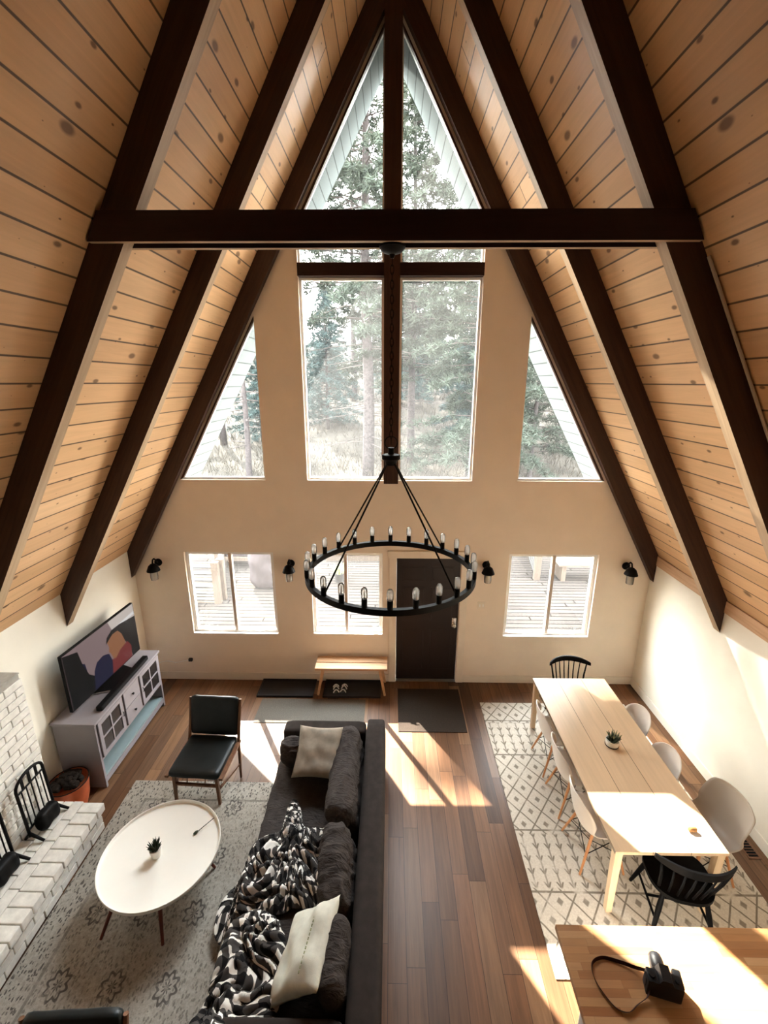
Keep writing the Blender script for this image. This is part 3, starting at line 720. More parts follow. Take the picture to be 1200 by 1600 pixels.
def throw(name, label, cx, cy, outline, hfun, uvs, seed, n_r=46, n_t=150, fold=.05):
    """bunched blanket: a blob with heaped folds; the checks ride on the cloth's own coordinates"""
    bm = NB(); uvl = bm.loops.layers.uv.new('UVMap'); V = {}; UV = {}
    s = Vector((seed*7.7, seed*3.3, 0))
    for i in range(n_r+1):
        rr = i/n_r
        for j in range(n_t):
            th = 2*pi*j/n_t
            Rm = outline(th)*(1+.05*noise.noise(Vector((cos(th)*2.5, sin(th)*2.5, seed))))
            if i == 0 and j > 0: V[i, j] = V[0, 0]; UV[i, j] = UV[0, 0]; continue
            x, y = cx + cos(th)*Rm*rr, cy + sin(th)*Rm*rr
            p = Vector((x*3.2, y*3.2, seed))
            wx, wy = noise.noise(p+s), noise.noise(p*1.1-s)
            q = Vector((x*7+wx*2.2, y*7+wy*2.2, seed*2))
            f = 1-abs(noise.noise(q))*2.4; f2 = 1-abs(noise.noise(q*2.1+s))*2.4
            edge = (1-rr**5)
            h = hfun(x, y) + fold*(max(0, f)*1.1 + max(0, f2)*.45)*(.35+.65*edge) + .035*edge + .006
            lx = noise.noise(q*.7+s)*.03; ly = noise.noise(q*.7-s)*.03
            V[i, j] = bm.verts.new((x+lx*edge, y+ly*edge, h))
            UV[i, j] = ((x + wx*.16 + f*.045)*uvs, (y + wy*.16 - f2*.03)*uvs)
    for i in range(n_r):
        for j in range(n_t):
            j2 = (j+1) % n_t
            ks = [(i, j), (i+1, j), (i+1, j2), (i, j2)] if i else [(0, 0), (1, j), (1, j2)]
            f = bm.faces.new([V[k] for k in ks])
            for l, k in zip(f.loops, ks): l[uvl].uv = UV[k]
    o = obj(name, bm, [MT['check'], MT['fleece']], loc=(cx, cy, .46), smooth=True)
    md = o.modifiers.new('thickness', 'SOLIDIFY'); md.thickness = .012; md.offset = 1; md.material_offset_rim = 1
    tag(o, label, 'blanket'); return o
def seat_h(x, y):
    h = .475
    if x > -.60: h = .475 + min(.17, (x+.60)*.55)
    if x < -1.17: h -= min(.40, (-1.17-x)*2.4)
    return h
def ol1(th):
    a = .30 + .20*abs(cos(th-.22))**1.5
    d = (th-R(100)+pi) % (2*pi)-pi; a += .34*math.exp(-(d/.17)**2)
    d = (th-R(195)+pi) % (2*pi)-pi; a += .16*math.exp(-(d/.5)**2)
    return a
throw('throw_blanket', 'black and white checked fleece throw heaped across the middle of the sofa seat', -.82, 2.76, ol1, seat_h, 31, 1, 56, 180, .058)
def seat_h2(x, y):
    return seat_h(x, y) + (.05 if y > 1.8 else max(0, .05+min(.24, (1.8-y)*1.6)))
def ol2(th):
    a = .235 + .12*abs(sin(th-.25))**2
    d = (th-R(236)+pi) % (2*pi)-pi; a += .20*math.exp(-(d/.4)**2)
    return a
throw('throw_blanket', 'black and white checked throw in the near corner of the sofa beside the sage pillow', -.95, 2.06, ol2, seat_h2, 27, 4, 46, 150, .055)
# ================================================================ COFFEE TABLE
CT = Vector((-2.02, 2.94, 0))
t = thing('coffee_table', 'round ivory tray coffee table on dark red legs on the medallion rug', 'coffee table', CT)
bm = NB(); lathe(bm, [(0, .40), (.46, .40), (.485, .405), (.497, .418), (.500, .445), (.496, .450), (.490, .446), (.485, .424), (.470, .415), (0, .414)], 72, CT); obj('tray_top', bm, MT['white_enamel'], t, smooth=35)
for fx, fy in ((-1.84, 2.49), (-1.645, 3.10), (-2.37, 2.52), (-2.30, 3.34)):
    d = Vector((fx, fy, 0)) - CT; p = CT + d*.62
    bm = NB(); tube(bm, [(p.x, p.y, .399), (fx, fy, .017)], [.020, .012], 10); obj('leg', bm, MT['redwood_leg'], t, smooth=40)
bm = NB(); bar(bm, CT+Vector((-.30, -.12, .385)), CT+Vector((.27, .12, .385)), .04, .028); bar(bm, CT+Vector((-.14, .28, .385)), CT+Vector((.14, -.28, .385)), .04, .0275); obj('under_frame', bm, MT['redwood_leg'], t)
def spiky(bm, c, n, h, sp, w_=.006, seed=1):
    rd = random.Random(seed); c = Vector(c)
    for k in range(n):
        a = rd.random()*2*pi; r = rd.random()**.5*sp
        b = c + Vector((cos(a)*r*.5, sin(a)*r*.5, 0)); tip = c + Vector((cos(a)*r*1.5, sin(a)*r*1.5, h*(.6+.4*rd.random())))
        tube(bm, [b, (b+tip)/2 + Vector((0, 0, h*.08)), tip], [w_, w_*.8, w_*.15], 5)
t = thing('potted_plant', 'small white pot with a dark spiky succulent on the round coffee table', 'plant', (-2.05, 2.91, .4145))
bm = NB(); lathe(bm, [(0, .415), (.036, .415), (.050, .505), (.044, .505), (.038, .49), (0, .49)], 24, (-2.05, 2.91, 0)); obj('pot', bm, MT['pot'], t, smooth=40)
bm = NB(); spiky(bm, (-2.05, 2.91, .488), 60, .085, .045, .006, 3); obj('succulent', bm, MT['green'], t)
t = thing('paintbrush', 'thin dark stick with a bristly tip lying on the coffee table rim', 'stick', (-1.76, 3.14, .416))
bm = NB(); tube(bm, [(-1.775, 3.13, .424), (-1.66, 3.24, .458)], .0032, 6); obj('handle', bm, MT['black'], t)
bm = NB(); lathe(bm, [(0, -.028), (.010, -.02), (.013, 0), (.006, .018), (0, .02)], 10, m=Matrix.Translation((-1.785, 3.12, .428)) @ Vector((.115, .11, .034)).to_track_quat('Z', 'Y').to_matrix().to_4x4()); obj('tip', bm, MT['green'], t)
# ================================================================ BLACK ARMCHAIRS
def armchair():
    t = thing('armchair', 'armless black leather chair with wooden frame facing the coffee table', 'chair', (0, 0, 0))
    bm = NB(); rbox(bm, (0, -.27, .405), (.56, .56, .085), .035, 12, lambda p, n: .006*noise.noise(p*6)); obj('seat', bm, MT['leather'], t, smooth=True)
    m = Matrix.Rotation(R(-13), 3, 'X')
    bm = NB(); rbox(bm, (0, .075, .66), (.57, .075, .46), .033, 12, lambda p, n: .005*noise.noise(p*6), m); obj('backrest', bm, MT['leather'], t, smooth=True)
    for s in (-1, 1):
        bm = NB(); bar(bm, (s*.235, -.50, .36), (s*.245, -.51, .012), .036, .036, .026, .026); obj('leg', bm, MT['walnut'], t)
        bm = NB(); tube(bm, [(s*.30, .125, .86), (s*.295, .055, .62), (s*.295, -.02, .40), (s*.335, -.12, .26), (s*.345, -.16, .012)], [.016, .018, .02, .018, .013], 8); obj('rear_leg', bm, MT['walnut'], t, smooth=40)
        bm = NB(); bar(bm, (s*.298, -.54, .375), (s*.298, 0, .385), .028, .04); obj('side_rail', bm, MT['walnut'], t)
        bm = NB(); bar(bm, (s*.24, -.50, .19), (s*.335, -.15, .19), .018, .022); obj('stretcher', bm, MT['walnut'], t)
    bm = NB(); bar(bm, (-.23, -.505, .25), (.23, -.505, .25), .022, .028); obj('front_stretcher', bm, MT['walnut'], t)
    for x in (-.1, .1):
        bm = NB(); bar(bm, (x, -.505, .255), (x+.015, -.50, .355), .010, .010); obj('strut', bm, MT['walnut'], t)
    return t
ac = armchair(); ac.location = (-2.06, 4.29, 0); ac.rotation_euler = (0, 0, R(-3)); ac['group'] = 'black leather armchairs'
dup(ac, (-1.835, 1.54, 0), R(3), 'black leather chair at the bottom edge with only its back top in view')
# ================================================================ DINING
t = thing('dining_table', 'long pale oak plank dining table on the cream rug', 'dining table', (2.325, 3.89, 0))
bm = NB(); bx(bm, 1.86, 2.79, 2.77, 5.015, .712, .742, .004); obj('tabletop', bm, MT['oak'], t)
bm = NB()
for a in ((1.92, 2.73, 2.83, 2.852), (1.92, 2.73, 4.93, 4.952), (1.92, 1.942, 2.853, 4.929), (2.708, 2.73, 2.853, 4.929)): bx(bm, *a, .63, .711)
obj('apron', bm, MT['oak_leg'], t)
for x in (1.905, 2.745):
    for y in (2.815, 4.967):
        bm = NB(); bar(bm, (x, y, .711), (x+(.01 if x < 2.3 else -.01), y, .012), .062, .062, .05, .05); obj('leg', bm, MT['oak_leg'], t)
def catmull(P, n):
    out = []
    for i in range(len(P)-1):
        p0, p1, p2, p3 = P[max(0, i-1)], P[i], P[i+1], P[min(len(P)-1, i+2)]
        for k in range(n):
            s = k/n
            out.append(tuple(.5*((2*b)+(-a+c)*s+(2*a-5*b+4*c-d)*s*s+(-a+3*b-3*c+d)*s**3) for a, b, c, d in zip(p0, p1, p2, p3)))
    out.append(tuple(P[-1])); return out
def shell_chair(label, mat, square=False):
    t = thing('shell_chair', label, 'chair', (0, 0, 0))
    #       y     z    halfwidth  side lift  side forward
    P = [(-.225, .425, .195, .015, 0), (-.205, .448, .215, .02, 0), (-.08, .432, .232, .045, 0), (.08, .418, .238, .075, .0), (.175, .445, .240, .09, .03),
         (.222, .56, .238, .05, .085), (.252, .69, .222, .02, .075), (.270, .785, .175, -.01, .045), (.275, .822, .105, -.012, .02)]
    if square: P[6:] = [(.252, .69, .235, .02, .075), (.272, .80, .215, -.006, .05), (.278, .850, .150, -.012, .03)]
    C = catmull(P, 5); nv = 20; G = []; bm = NB()
    for (y, z, hw, lift, fwd) in C:
        row = []
        for k in range(nv+1):
            v = -1 + 2*k/nv; e = abs(v)**2.4
            row.append(bm.verts.new((v*hw, y - fwd*e, z + lift*e)))
        G.append(row)
    for i in range(len(G)-1):
        for k in range(nv): bm.faces.new((G[i][k], G[i][k+1], G[i+1][k+1], G[i+1][k]))
    o = obj('shell', bm, mat, t, smooth=True); md = o.modifiers.new('thickness', 'SOLIDIFY'); md.thickness = .009; md.offset = 0
    for sx in (-1, 1):
        for sy in (-1, 1):
            bm = NB(); tube(bm, [(sx*.135, sy*.11-.01, .412), (sx*.215, sy*.205, .016)], [.015, .010], 8); obj('leg', bm, MT['dowel'], t, smooth=40)
    bm = NB()
    for a, b in (((-1, -1), (1, 1)), ((1, -1), (-1, 1))):
        tube(bm, [(a[0]*.14, a[1]*.115, .37), (0, 0, .30+.01*a[0]), (b[0]*.14, b[1]*.115, .37)], .005, 6)
    for s in (-1, 1):
        tube(bm, [(s*.145, -.125, .36), (s*.172, .155, .21)], .004, 6); tube(bm, [(s*.145, .125, .36), (s*.172, -.155, .21)], .004, 6)
        tube(bm, [(-.145, s*.125, .36), (.172, s*.155, .21)], .004, 6); tube(bm, [(.145, s*.125, .36), (-.172, s*.155, .21)], .004, 6)
    obj('wire_brace', bm, MT['black'], t)
    return t
G_SH = 'moulded shell chairs round the dining table'
s0 = shell_chair('white shell chair on the left of the table, farthest from the camera', MT['shell']); s0['group'] = G_SH
s0.location = (2.0, 4.385, 0); s0.rotation_euler = (0, 0, R(90))
dup(s0, (2.0, 3.865, 0), R(89), 'white shell chair on the left of the table, the middle one of three')
dup(s0, (1.99, 3.315, 0), R(91), 'white shell chair on the left of the table, nearest the camera')
dup(s0, (2.685, 4.34, 0), R(-90), 'white shell chair tucked under the wall side of the table, farthest from the camera')
dup(s0, (2.66, 3.75, 0), R(-92), 'white shell chair tucked under the wall side of the table, level with the plant')
g0 = shell_chair('greige shell chair pulled out by the right wall near the table end', MT['shell_grey'], True); g0['group'] = G_SH
g0.location = (2.915, 3.215, 0); g0.rotation_euler = (0, 0, R(-84)); g0.scale = (1.06, 1.03, 1.0)
def windsor(label):
    t = thing('spindle_chair', label, 'chair', (0, 0, 0), 'black spindle back chairs')
    pts = []
    for k in range(40):
        a = 2*pi*k/40; pts.append((.235*abs(cos(a))**.7*(1 if cos(a) >= 0 else -1)*(1.0-.06*sin(a)), .215*abs(sin(a))**.75*(1 if sin(a) >= 0 else -1)))
    bm = NB(); prism(bm, pts, 'z', .425, .458); obj('seat', bm, MT['blackwood'], t)
    def crest(v): return Vector((v*.275, .27 - .125*abs(v)**2.2, .80 + .012*(1-v*v)))
    bm = NB(); A = []
    for k in range(21):
        v = -1+2*k/20; c = crest(v); h = .036*(1-.45*abs(v)**4)
        A.append([bm.verts.new(c+Vector(d)) for d in ((0, -.009, -h), (0, .009, -h), (0, .013, h), (0, -.005, h))])
    for a, b in zip(A, A[1:]):
        for k in range(4): bm.faces.new((a[k], a[(k+1) % 4], b[(k+1) % 4], b[k]))
    bm.faces.new(A[0][::-1]); bm.faces.new(A[-1]); obj('crest_rail', bm, MT['blackwood'], t, smooth=40)
    for k in range(8):
        v = -.86+1.72*k/7; c = crest(v); b = Vector((v*.215, .185-.10*abs(v)**2.5, .456))
        bm = NB(); e = k in (0, 7); tube(bm, [b, (b+c)/2+Vector((0, .012, 0)), c-Vector((0, 0, .03))], [.013, .012, .009] if e else [.008, .0085, .006], 8); obj('spindle', bm, MT['blackwood'], t, smooth=True)
    F = {}
    for sx in (-1, 1):
        for sy in (-1, 1):
            a, b = Vector((sx*.15, sy*.13, .424)), Vector((sx*.225, sy*.215+(.02 if sy > 0 else 0), .017)); F[sx, sy] = (a, b)
            bm = NB(); tube(bm, [a, a.lerp(b, .35), b], [.016, .021, .013], 10); obj('leg', bm, MT['blackwood'], t, smooth=40)
    bm = NB()
    for s in (-1, 1): tube(bm, [F[s, -1][0].lerp(F[s, -1][1], .6), F[s, 1][0].lerp(F[s, 1][1], .6)], .010, 8)
    m1 = (F[-1, -1][0].lerp(F[-1, -1][1], .6)+F[-1, 1][0].lerp(F[-1, 1][1], .6))/2; m2 = (F[1, -1][0].lerp(F[1, -1][1], .6)+F[1, 1][0].lerp(F[1, 1][1], .6))/2
    tube(bm, [m1, m2], .010, 8); obj('stretcher', bm, MT['blackwood'], t)
    return t
w0 = windsor('black spindle-back chair at the far end of the dining table below the right window'); w0.location = (2.43, 5.09, 0)
dup(w0, (2.44, 2.80, 0), R(171), 'black spindle-back chair turned askew at the near end of the dining table', scale=(1.06, 1.03, 1.02))
for o in (w0,): o.rotation_euler = (0, 0, R(1))
# things on the table
PC = (2.36, 3.90)
t = thing('potted_plant', 'white pot with dark olive succulent in the middle of the dining table', 'plant', (*PC, .7425))
bm = NB(); lathe(bm, [(0, .743), (.055, .743), (.066, .77), (.066, .815), (.058, .815), (.056, .80), (0, .80)], 26, (*PC, 0)); obj('pot', bm, MT['pot'], t, smooth=40)
bm = NB(); lathe(bm, [(.0665, .748), (.069, .75), (.069, .757), (.0665, .76)], 26, (*PC, 0)); obj('pot_band', bm, MT['black'], t)
bm = NB(); spiky(bm, (*PC, .80), 40, .07, .055, .011, 5); obj('leaves', bm, MT['green'], t)
bm = NB(); spiky(bm, (PC[0]+.02, PC[1]+.01, .80), 16, .10, .06, .009, 8); obj('pale_leaves', bm, MT['olive'], t)
bm = NB(); prism(bm, [(2.50, 3.015), (2.715, 2.985), (2.585, 2.775), (2.43, 2.86)], 'z', .7425, .7445)
tag(obj('paper_sheet', bm, MT['paper'], loc=(2.56, 2.9, .7425)), 'loose white paper sheet at the sunlit near end of the dining table', 'paper')
bm = NB(); rbox(bm, (2.60, 2.955, .7665), (.075, .035, .04), .016, 8, lambda p, n: .004*noise.noise(p*60))
tag(obj('pastry', bm, MT['snack'], loc=(2.6, 2.955, .745), smooth=True), 'small brown snack lying on the white paper sheet', 'snack')
# ================================================================ KITCHEN ISLAND AND CAMERA
t = thing('kitchen_island', 'island with butcher block top and grey base in the lower right corner', 'kitchen island', (2.0, 1.6, 0))
bm = NB(); bx(bm, 1.13, 3.05, 1.05, 2.14, .882, .922, .003); obj('worktop', bm, MT['butcher'], t)
bm = NB(); bx(bm, 1.30, 2.95, 1.12, 1.98, .10, .881, .003); bx(bm, 1.36, 2.9, 1.16, 1.92, .001, .099); obj('cabinet', bm, MT['grey_paint'], t)
bm = NB()
for a in ((1.36, 1.86), (1.90, 2.38), (2.42, 2.89)): bx(bm, a[0], a[1], 1.981, 1.996, .16, .84, .003)
obj('end_panel', bm, MT['grey_paint'], t)
t = thing('film_camera', 'black camera with a neck strap lying on the butcher block island', 'camera', (1.63, 1.83, .9225))
mr = Matrix.Translation((1.645, 1.805, .9225)) @ Matrix.Rotation(R(-14), 4, 'Z') @ Matrix.Scale(1.28, 4)
bm = NB(); bx(bm, -.075, .075, -.035, .025, 0, .095, .010, mr); bx(bm, .045, .082, -.02, .055, .004, .085, .010, mr); obj('body', bm, MT['camera_body'], t, smooth=40)
bm = NB(); prism(bm, [(-.032, .094), (.032, .094), (.020, .122), (-.020, .122)], 'y', -.035, .034)
bmesh.ops.transform(bm, matrix=mr, verts=bm.verts[:]); obj('viewfinder_hump', bm, MT['camera_body'], t)
bm = NB(); lathe(bm, [(0, .0), (.034, 0), (.035, .02), (.031, .025), (.033, .06), (.028, .085), (.024, .09), (.022, .082), (0, .08)], 24, m=mr @ Matrix.Translation((-.005, .025, .048)) @ Matrix.Rotation(R(-90), 4, 'X')); obj('lens', bm, MT['camera_body'], t, smooth=40)
bm = NB(); lathe(bm, [(0, .0), (.020, 0), (.012, .004), (0, .005)], 20, m=mr @ Matrix.Translation((-.005, .1065, .048)) @ Matrix.Rotation(R(-90), 4, 'X')); obj('front_glass', bm, MT['lens_glass'], t, smooth=True)
bm = NB(); lathe(bm, [(.0, 0), (.011, 0), (.011, .010), (0, .011)], 14, m=mr @ Matrix.Translation((.052, -.005, .094))); lathe(bm, [(.0, 0), (.013, 0), (.013, .008), (0, .009)], 14, m=mr @ Matrix.Translation((-.055, -.005, .094))); bx(bm, -.078, -.0755, -.02, .01, .02, .08, .001, mr); obj('dials', bm, MT['camera_body'], t, smooth=40)
bm = NB()
sp1 = [(1.575, 1.865, .99), (1.53, 1.905, .945), (1.46, 1.935, .934), (1.36, 1.955, .934), (1.285, 1.925, .934), (1.265, 1.855, .934), (1.29, 1.78, .934), (1.335, 1.715, .934), (1.40, 1.70, .934), (1.47, 1.735, .934), (1.54, 1.765, .945), (1.565, 1.80, .985)]
C = catmull(sp1, 6); rings = []
for i, p in enumerate(C):
    p = Vector(p); d = (Vector(C[min(i+1, len(C)-1)])-Vector(C[max(i-1, 0)])).normalized(); sd = d.cross(Vector((0, 0, 1))).normalized(); u = Vector((0, 0, 1))*.9+sd*.35; u.normalize()
    hw = .011; n2 = d.cross(u).normalized()*.0012
    rings.append([bm.verts.new(p+a) for a in (u*hw+n2, -u*hw+n2, -u*hw-n2, u*hw-n2)])
for a, b in zip(rings, rings[1:]):
    for k in range(4): bm.faces.new((a[k], a[(k+1) % 4], b[(k+1) % 4], b[k]))
obj('neck_strap', bm, MT['strap'], t, smooth=40)
# ================================================================ CHANDELIER
CX, CY, CZ = 0.0, 3.21, 3.025
t = thing('chandelier', 'large black ring chandelier with clear tube bulbs hanging from the collar beam', 'chandelier', (CX, CY, CZ))
bm = NB(); lathe(bm, [(0, 5.273), (.085, 5.273), (.085, 5.262), (.06, 5.235), (.02, 5.222), (.012, 5.20), (0, 5.20)], 28, (CX, CY, 0)); obj('canopy', bm, MT['black'], t, smooth=40)
bm = NB(); z = 5.205; k = 0
while z > 4.06:
    z0 = z-.052; rx = .011
    loop = [(cos(a)*rx, sin(a)*.030) for a in [2*pi*i/10 for i in range(10)]]
    pts = [(CX+(a if k % 2 else 0), CY+(0 if k % 2 else a), (z+z0)/2+b) for a, b in loop]
    tube(bm, pts, .0035, 5, closed=True); z -= .044; k += 1
obj('chain', bm, MT['black'], t)
bm = NB(); tube(bm, [(CX+.045*cos(2*pi*i/24), CY, 4.02+.045*sin(2*pi*i/24)) for i in range(24)], .005, 6, closed=True); obj('hanging_ring', bm, MT['black'], t)
bm = NB(); lathe(bm, [(0, 3.99), (.022, 3.985), (.022, 3.94), (.062, 3.935), (.066, 3.93), (.066, 3.905), (.06, 3.90), (.045, 3.885), (.04, 3.86), (0, 3.855)], 28, (CX, CY, 0)); obj('hub', bm, MT['black'], t, smooth=40)
RR = .64
for k in range(4):
    a = R(45+90*k); bm = NB(); tube(bm, [(CX+.035*cos(a), CY+.035*sin(a), 3.875), (CX+(RR-.004)*cos(a), CY+(RR-.004)*sin(a), CZ+.02)], .0065, 8); obj('rod', bm, MT['black'], t)
bm = NB(); lathe(bm, [(RR-.016, CZ-.026), (RR+.016, CZ-.026), (RR+.016, CZ+.018), (RR-.016, CZ+.018), (RR-.016, CZ-.026)], 96, (CX, CY, 0)); obj('ring', bm, MT['black'], t, smooth=35)
s0_ = None
def bulb_bm(c):
    bm = NB(); lathe(bm, [(.017, 0), (.021, .006), (.022, .05), (.020, .066), (.013, .077), (0, .081)], 14, c)
    nf = len(bm.faces)
    lathe(bm, [(0, .0), (.005, .002), (.005, .055), (0, .06)], 6, c)
    bm.faces.ensure_lookup_table()
    for f in bm.faces[nf:]: f.material_index = 1
    return bm
for k in range(24):
    a = 2*pi*k/24; c = (CX+RR*cos(a), CY+RR*sin(a), CZ+.018)
    if s0_ is None:
        bm = NB(); lathe(bm, [(0, 0), (.019, 0), (.019, .055), (.015, .060), (0, .060)], 14, c); s0_ = obj('socket', bm, MT['black'], t, loc=c, smooth=40)
        b0_ = obj('bulb', bulb_bm((c[0], c[1], c[2]+.060)), [MT['bulb_glass'], MT['filament']], s0_, smooth=True); base_c = Vector(c)
    else:
        s = s0_.copy(); COL.objects.link(s); s.location = Vector(c) - Vector((CX, CY, CZ))
        b = b0_.copy(); COL.objects.link(b); b.parent = s
# ================================================================ TELEVISION AND STAND
t = thing('tv_stand', 'lilac grey media console with glass doors and open bottom shelf by the left wall', 'media console', (-3.44, 4.64, 0))
X0, X1, Y0, Y1, ZT = -3.67, -3.205, 3.955, 5.32, .88
LP = MT['lilac_paint']
bm = NB(); bx(bm, X0-.005, X1+.022, Y0-.02, Y1+.02, ZT-.03, ZT, .006); obj('top', bm, LP, t)
for y in (Y0, Y1-.03):
    bm = NB(); bx(bm, X0, X1, y, y+.03, .001, ZT-.031, .002); obj('side_panel', bm, LP, t)
bm = NB(); bx(bm, X0, X1-.01, Y0+.031, Y1-.031, .13, .16); obj('bottom_shelf', bm, MT['blue_shelf'], t)
bm = NB(); bx(bm, X0, X1-.02, Y0+.031, Y1-.031, .36, .385); obj('mid_shelf', bm, LP, t)
bm = NB(); bx(bm, X0, X0+.012, Y0+.031, Y1-.031, .386, ZT-.031); obj('back_panel', bm, MT['blackwood'], t)
bm = NB(); bx(bm, X1-.03, X1-.001, Y0+.031, Y1-.031, .06, .129); obj('plinth', bm, LP, t)
bm = NB()
for y in (4.445, 4.80): bx(bm, X0+.013, X1-.021, y, y+.02, .386, ZT-.031)
bx(bm, X1-.0205, X1-.002, 4.437, 4.473, .386, ZT-.032); bx(bm, X1-.0205, X1-.002, 4.792, 4.828, .386, ZT-.032); bx(bm, X1-.0205, X1-.002, Y0+.031, Y1-.031, .362, .386); obj('divider', bm, LP, t)
def glass_door(y0, y1, hinge):
    z0, z1 = .392, .842; fw = .05
    bm = NB()
    bx(bm, X1, X1+.018, y0, y0+fw, z0, z1, .002); bx(bm, X1, X1+.018, y1-fw, y1, z0, z1, .002)
    bx(bm, X1, X1+.018, y0+fw, y1-fw, z0, z0+fw, .002); bx(bm, X1, X1+.018, y0+fw, y1-fw, z1-fw, z1, .002)
    ym, zm = (y0+y1)/2, (z0+z1)/2
    bx(bm, X1+.002, X1+.016, ym-.01, ym+.01, z0+fw, z1-fw); bx(bm, X1+.002, X1+.0155, y0+fw, y1-fw, zm-.01, zm+.01)
    d = obj('door', bm, LP, t)
    bm = NB(); bx(bm, X1+.006, X1+.009, y0+fw, y1-fw, z0+fw, z1-fw); obj('glass', bm, MT['dark_glass'], d)
    yk = y1-.025 if hinge < 0 else y0+.025
    bm = NB(); tube(bm, [(X1+.018, yk, zm-.03), (X1+.03, yk, zm-.025), (X1+.03, yk, zm+.025), (X1+.018, yk, zm+.03)], .004, 6); obj('knob', bm, MT['black'], d)
glass_door(Y0+.035, 4.435, -1); glass_door(4.83, Y1-.035, 1)
for z0, z1 in ((.392, .612), (.622, .842)):
    bm = NB(); bx(bm, X1, X1+.018, 4.475, 4.79, z0, z1, .003); d = obj('drawer', bm, LP, t)
    bm = NB(); lathe(bm, [(0, 0), (.007, 0), (.007, .012), (.016, .016), (.014, .024), (0, .026)], 12, m=Matrix.Translation((X1+.018, 4.632, (z0+z1)/2)) @ Matrix.Rotation(R(90), 4, 'Y')); obj('knob', bm, MT['black'], d)
# television, turned a little toward the room
def emis(name, c, s):
    m = bpy.data.materials.new(name); m.use_nodes = True; b = m.node_tree.nodes['Principled BSDF']
    b.inputs['Base Color'].default_value = (.01, .01, .01, 1); b.inputs['Roughness'].default_value = .35; b.inputs['Specular IOR Level'].default_value = .06
    b.inputs['Emission Color'].default_value = (*c, 1); b.inputs['Emission Strength'].default_value = s; return m
SCR = [emis('screen_'+n, c, .095) for n, c in (('mauve', (.30, .21, .21)), ('pale', (.75, .66, .60)), ('hair', (.012, .008, .008)), ('skin', (.36, .15, .07)), ('red', (.22, .03, .03)), ('navy', (.012, .012, .045)), ('black', (.002, .002, .003)), ('white', (1, .97, .95)))]
t = thing('television', 'flat screen television showing a dark-haired person in profile, standing on the media console', 'television', (-3.47, 4.69, .8805))
mr = Matrix.Translation((-3.47, 4.69, .8805)) @ Matrix.Rotation(R(-3.5), 4, 'Z')
def tb(*a, **k): return bx(*a, m=mr, **k)
bm = NB(); tb(bm, -.030, .008, -.62, .62, .035, .74, bev=.004); obj('casing', bm, MT['black'], t)
bm = NB()
def scr(poly, mi, d):
    vs2 = [bm.verts.new(mr @ Vector((.0085+d*.0006, y, z))) for y, z in poly]
    f = bm.faces.new(vs2); f.material_index = mi
Yl, Yr, Zb, Zt = -.610, .610, .050, .730
scr([(Yl, Zb), (Yr, Zb), (Yr, Zt), (Yl, Zt)], 0, 0)
scr([(.20, .52), (Yr, .52), (Yr, Zt), (.12, Zt)], 1, 1)
scr([(.24, .565), (Yr, .585), (Yr, .625), (.22, .60)], 7, 2)
scr([(.05, .50), (.11, .555), (.22, .575), (.33, .57), (.33, .50), (.36, .35), (.36, .22), (.20, .17), (.12, .22), (.08, .33), (.055, .36), (.075, .41)], 3, 2)
scr([(.03, .47), (.06, .55), (.16, .60), (.30, .60), (Yr, .55), (Yr, Zb), (.46, Zb), (.42, .22), (.36, .33), (.32, .46), (.26, .535), (.16, .54), (.08, .50)], 2, 3)
scr([(.08, .24), (.16, .21), (.24, .27), (.40, .30), (.46, .20), (.44, Zb), (.02, Zb), (.0, .15)], 4, 4)
scr([(-.22, .28), (-.16, .36), (-.05, .38), (.05, .34), (.09, .22), (.06, Zb), (-.26, Zb)], 5, 5)
scr([(-.47, .44), (-.40, .50), (-.33, .46), (-.32, .36), (-.42, .30)], 5, 3)
scr([(Yl, Zt), (-.40, .66), (-.36, .45), (-.30, .30), (-.24, .24), (-.14, .16), (-.02, Zb), (Yl, Zb)], 6, 4)
for f in bm.faces: f.normal_update()
obj('screen', bm, SCR, t, recalc=False)
bm = NB(); tb(bm, -.055, -.0305, -.25, .25, .10, .50, bev=.004); obj('back_box', bm, MT['black'], t)
bm = NB(); tb(bm, -.04, -.02, -.06, .06, .012, .0349); prism2 = [(-.10, -.30), (.14, -.20), (.14, .24), (-.10, .32)]
b2 = NB(); prism(b2, prism2, 'z', 0, .012); bmesh.ops.transform(b2, matrix=mr, verts=b2.verts[:])
me_ = bpy.data.meshes.new('t'); b2.to_mesh(me_); b2.free(); bm.from_mesh(me_); obj('stand_foot', bm, MT['black'], t)
bm = NB(); tube(bm, [mr @ Vector((-.09, -.305, .010)), mr @ Vector((.143, -.205, .010))], .006, 6); obj('silver_edge', bm, MT['chrome'], t)
bm = NB(); bx(bm, -3.292, -3.222, 4.14, 5.13, .8805, .938, .012); o = obj('soundbar', bm, MT['black'], loc=(-3.257, 4.63, .8805)); tag(o, 'long black soundbar in front of the television on the media console', 'soundbar')
bm = NB(); bx(bm, -3.2215, -3.2195, 4.16, 5.11, .89, .928); obj('grille', bm, MT['camera_body'], o)
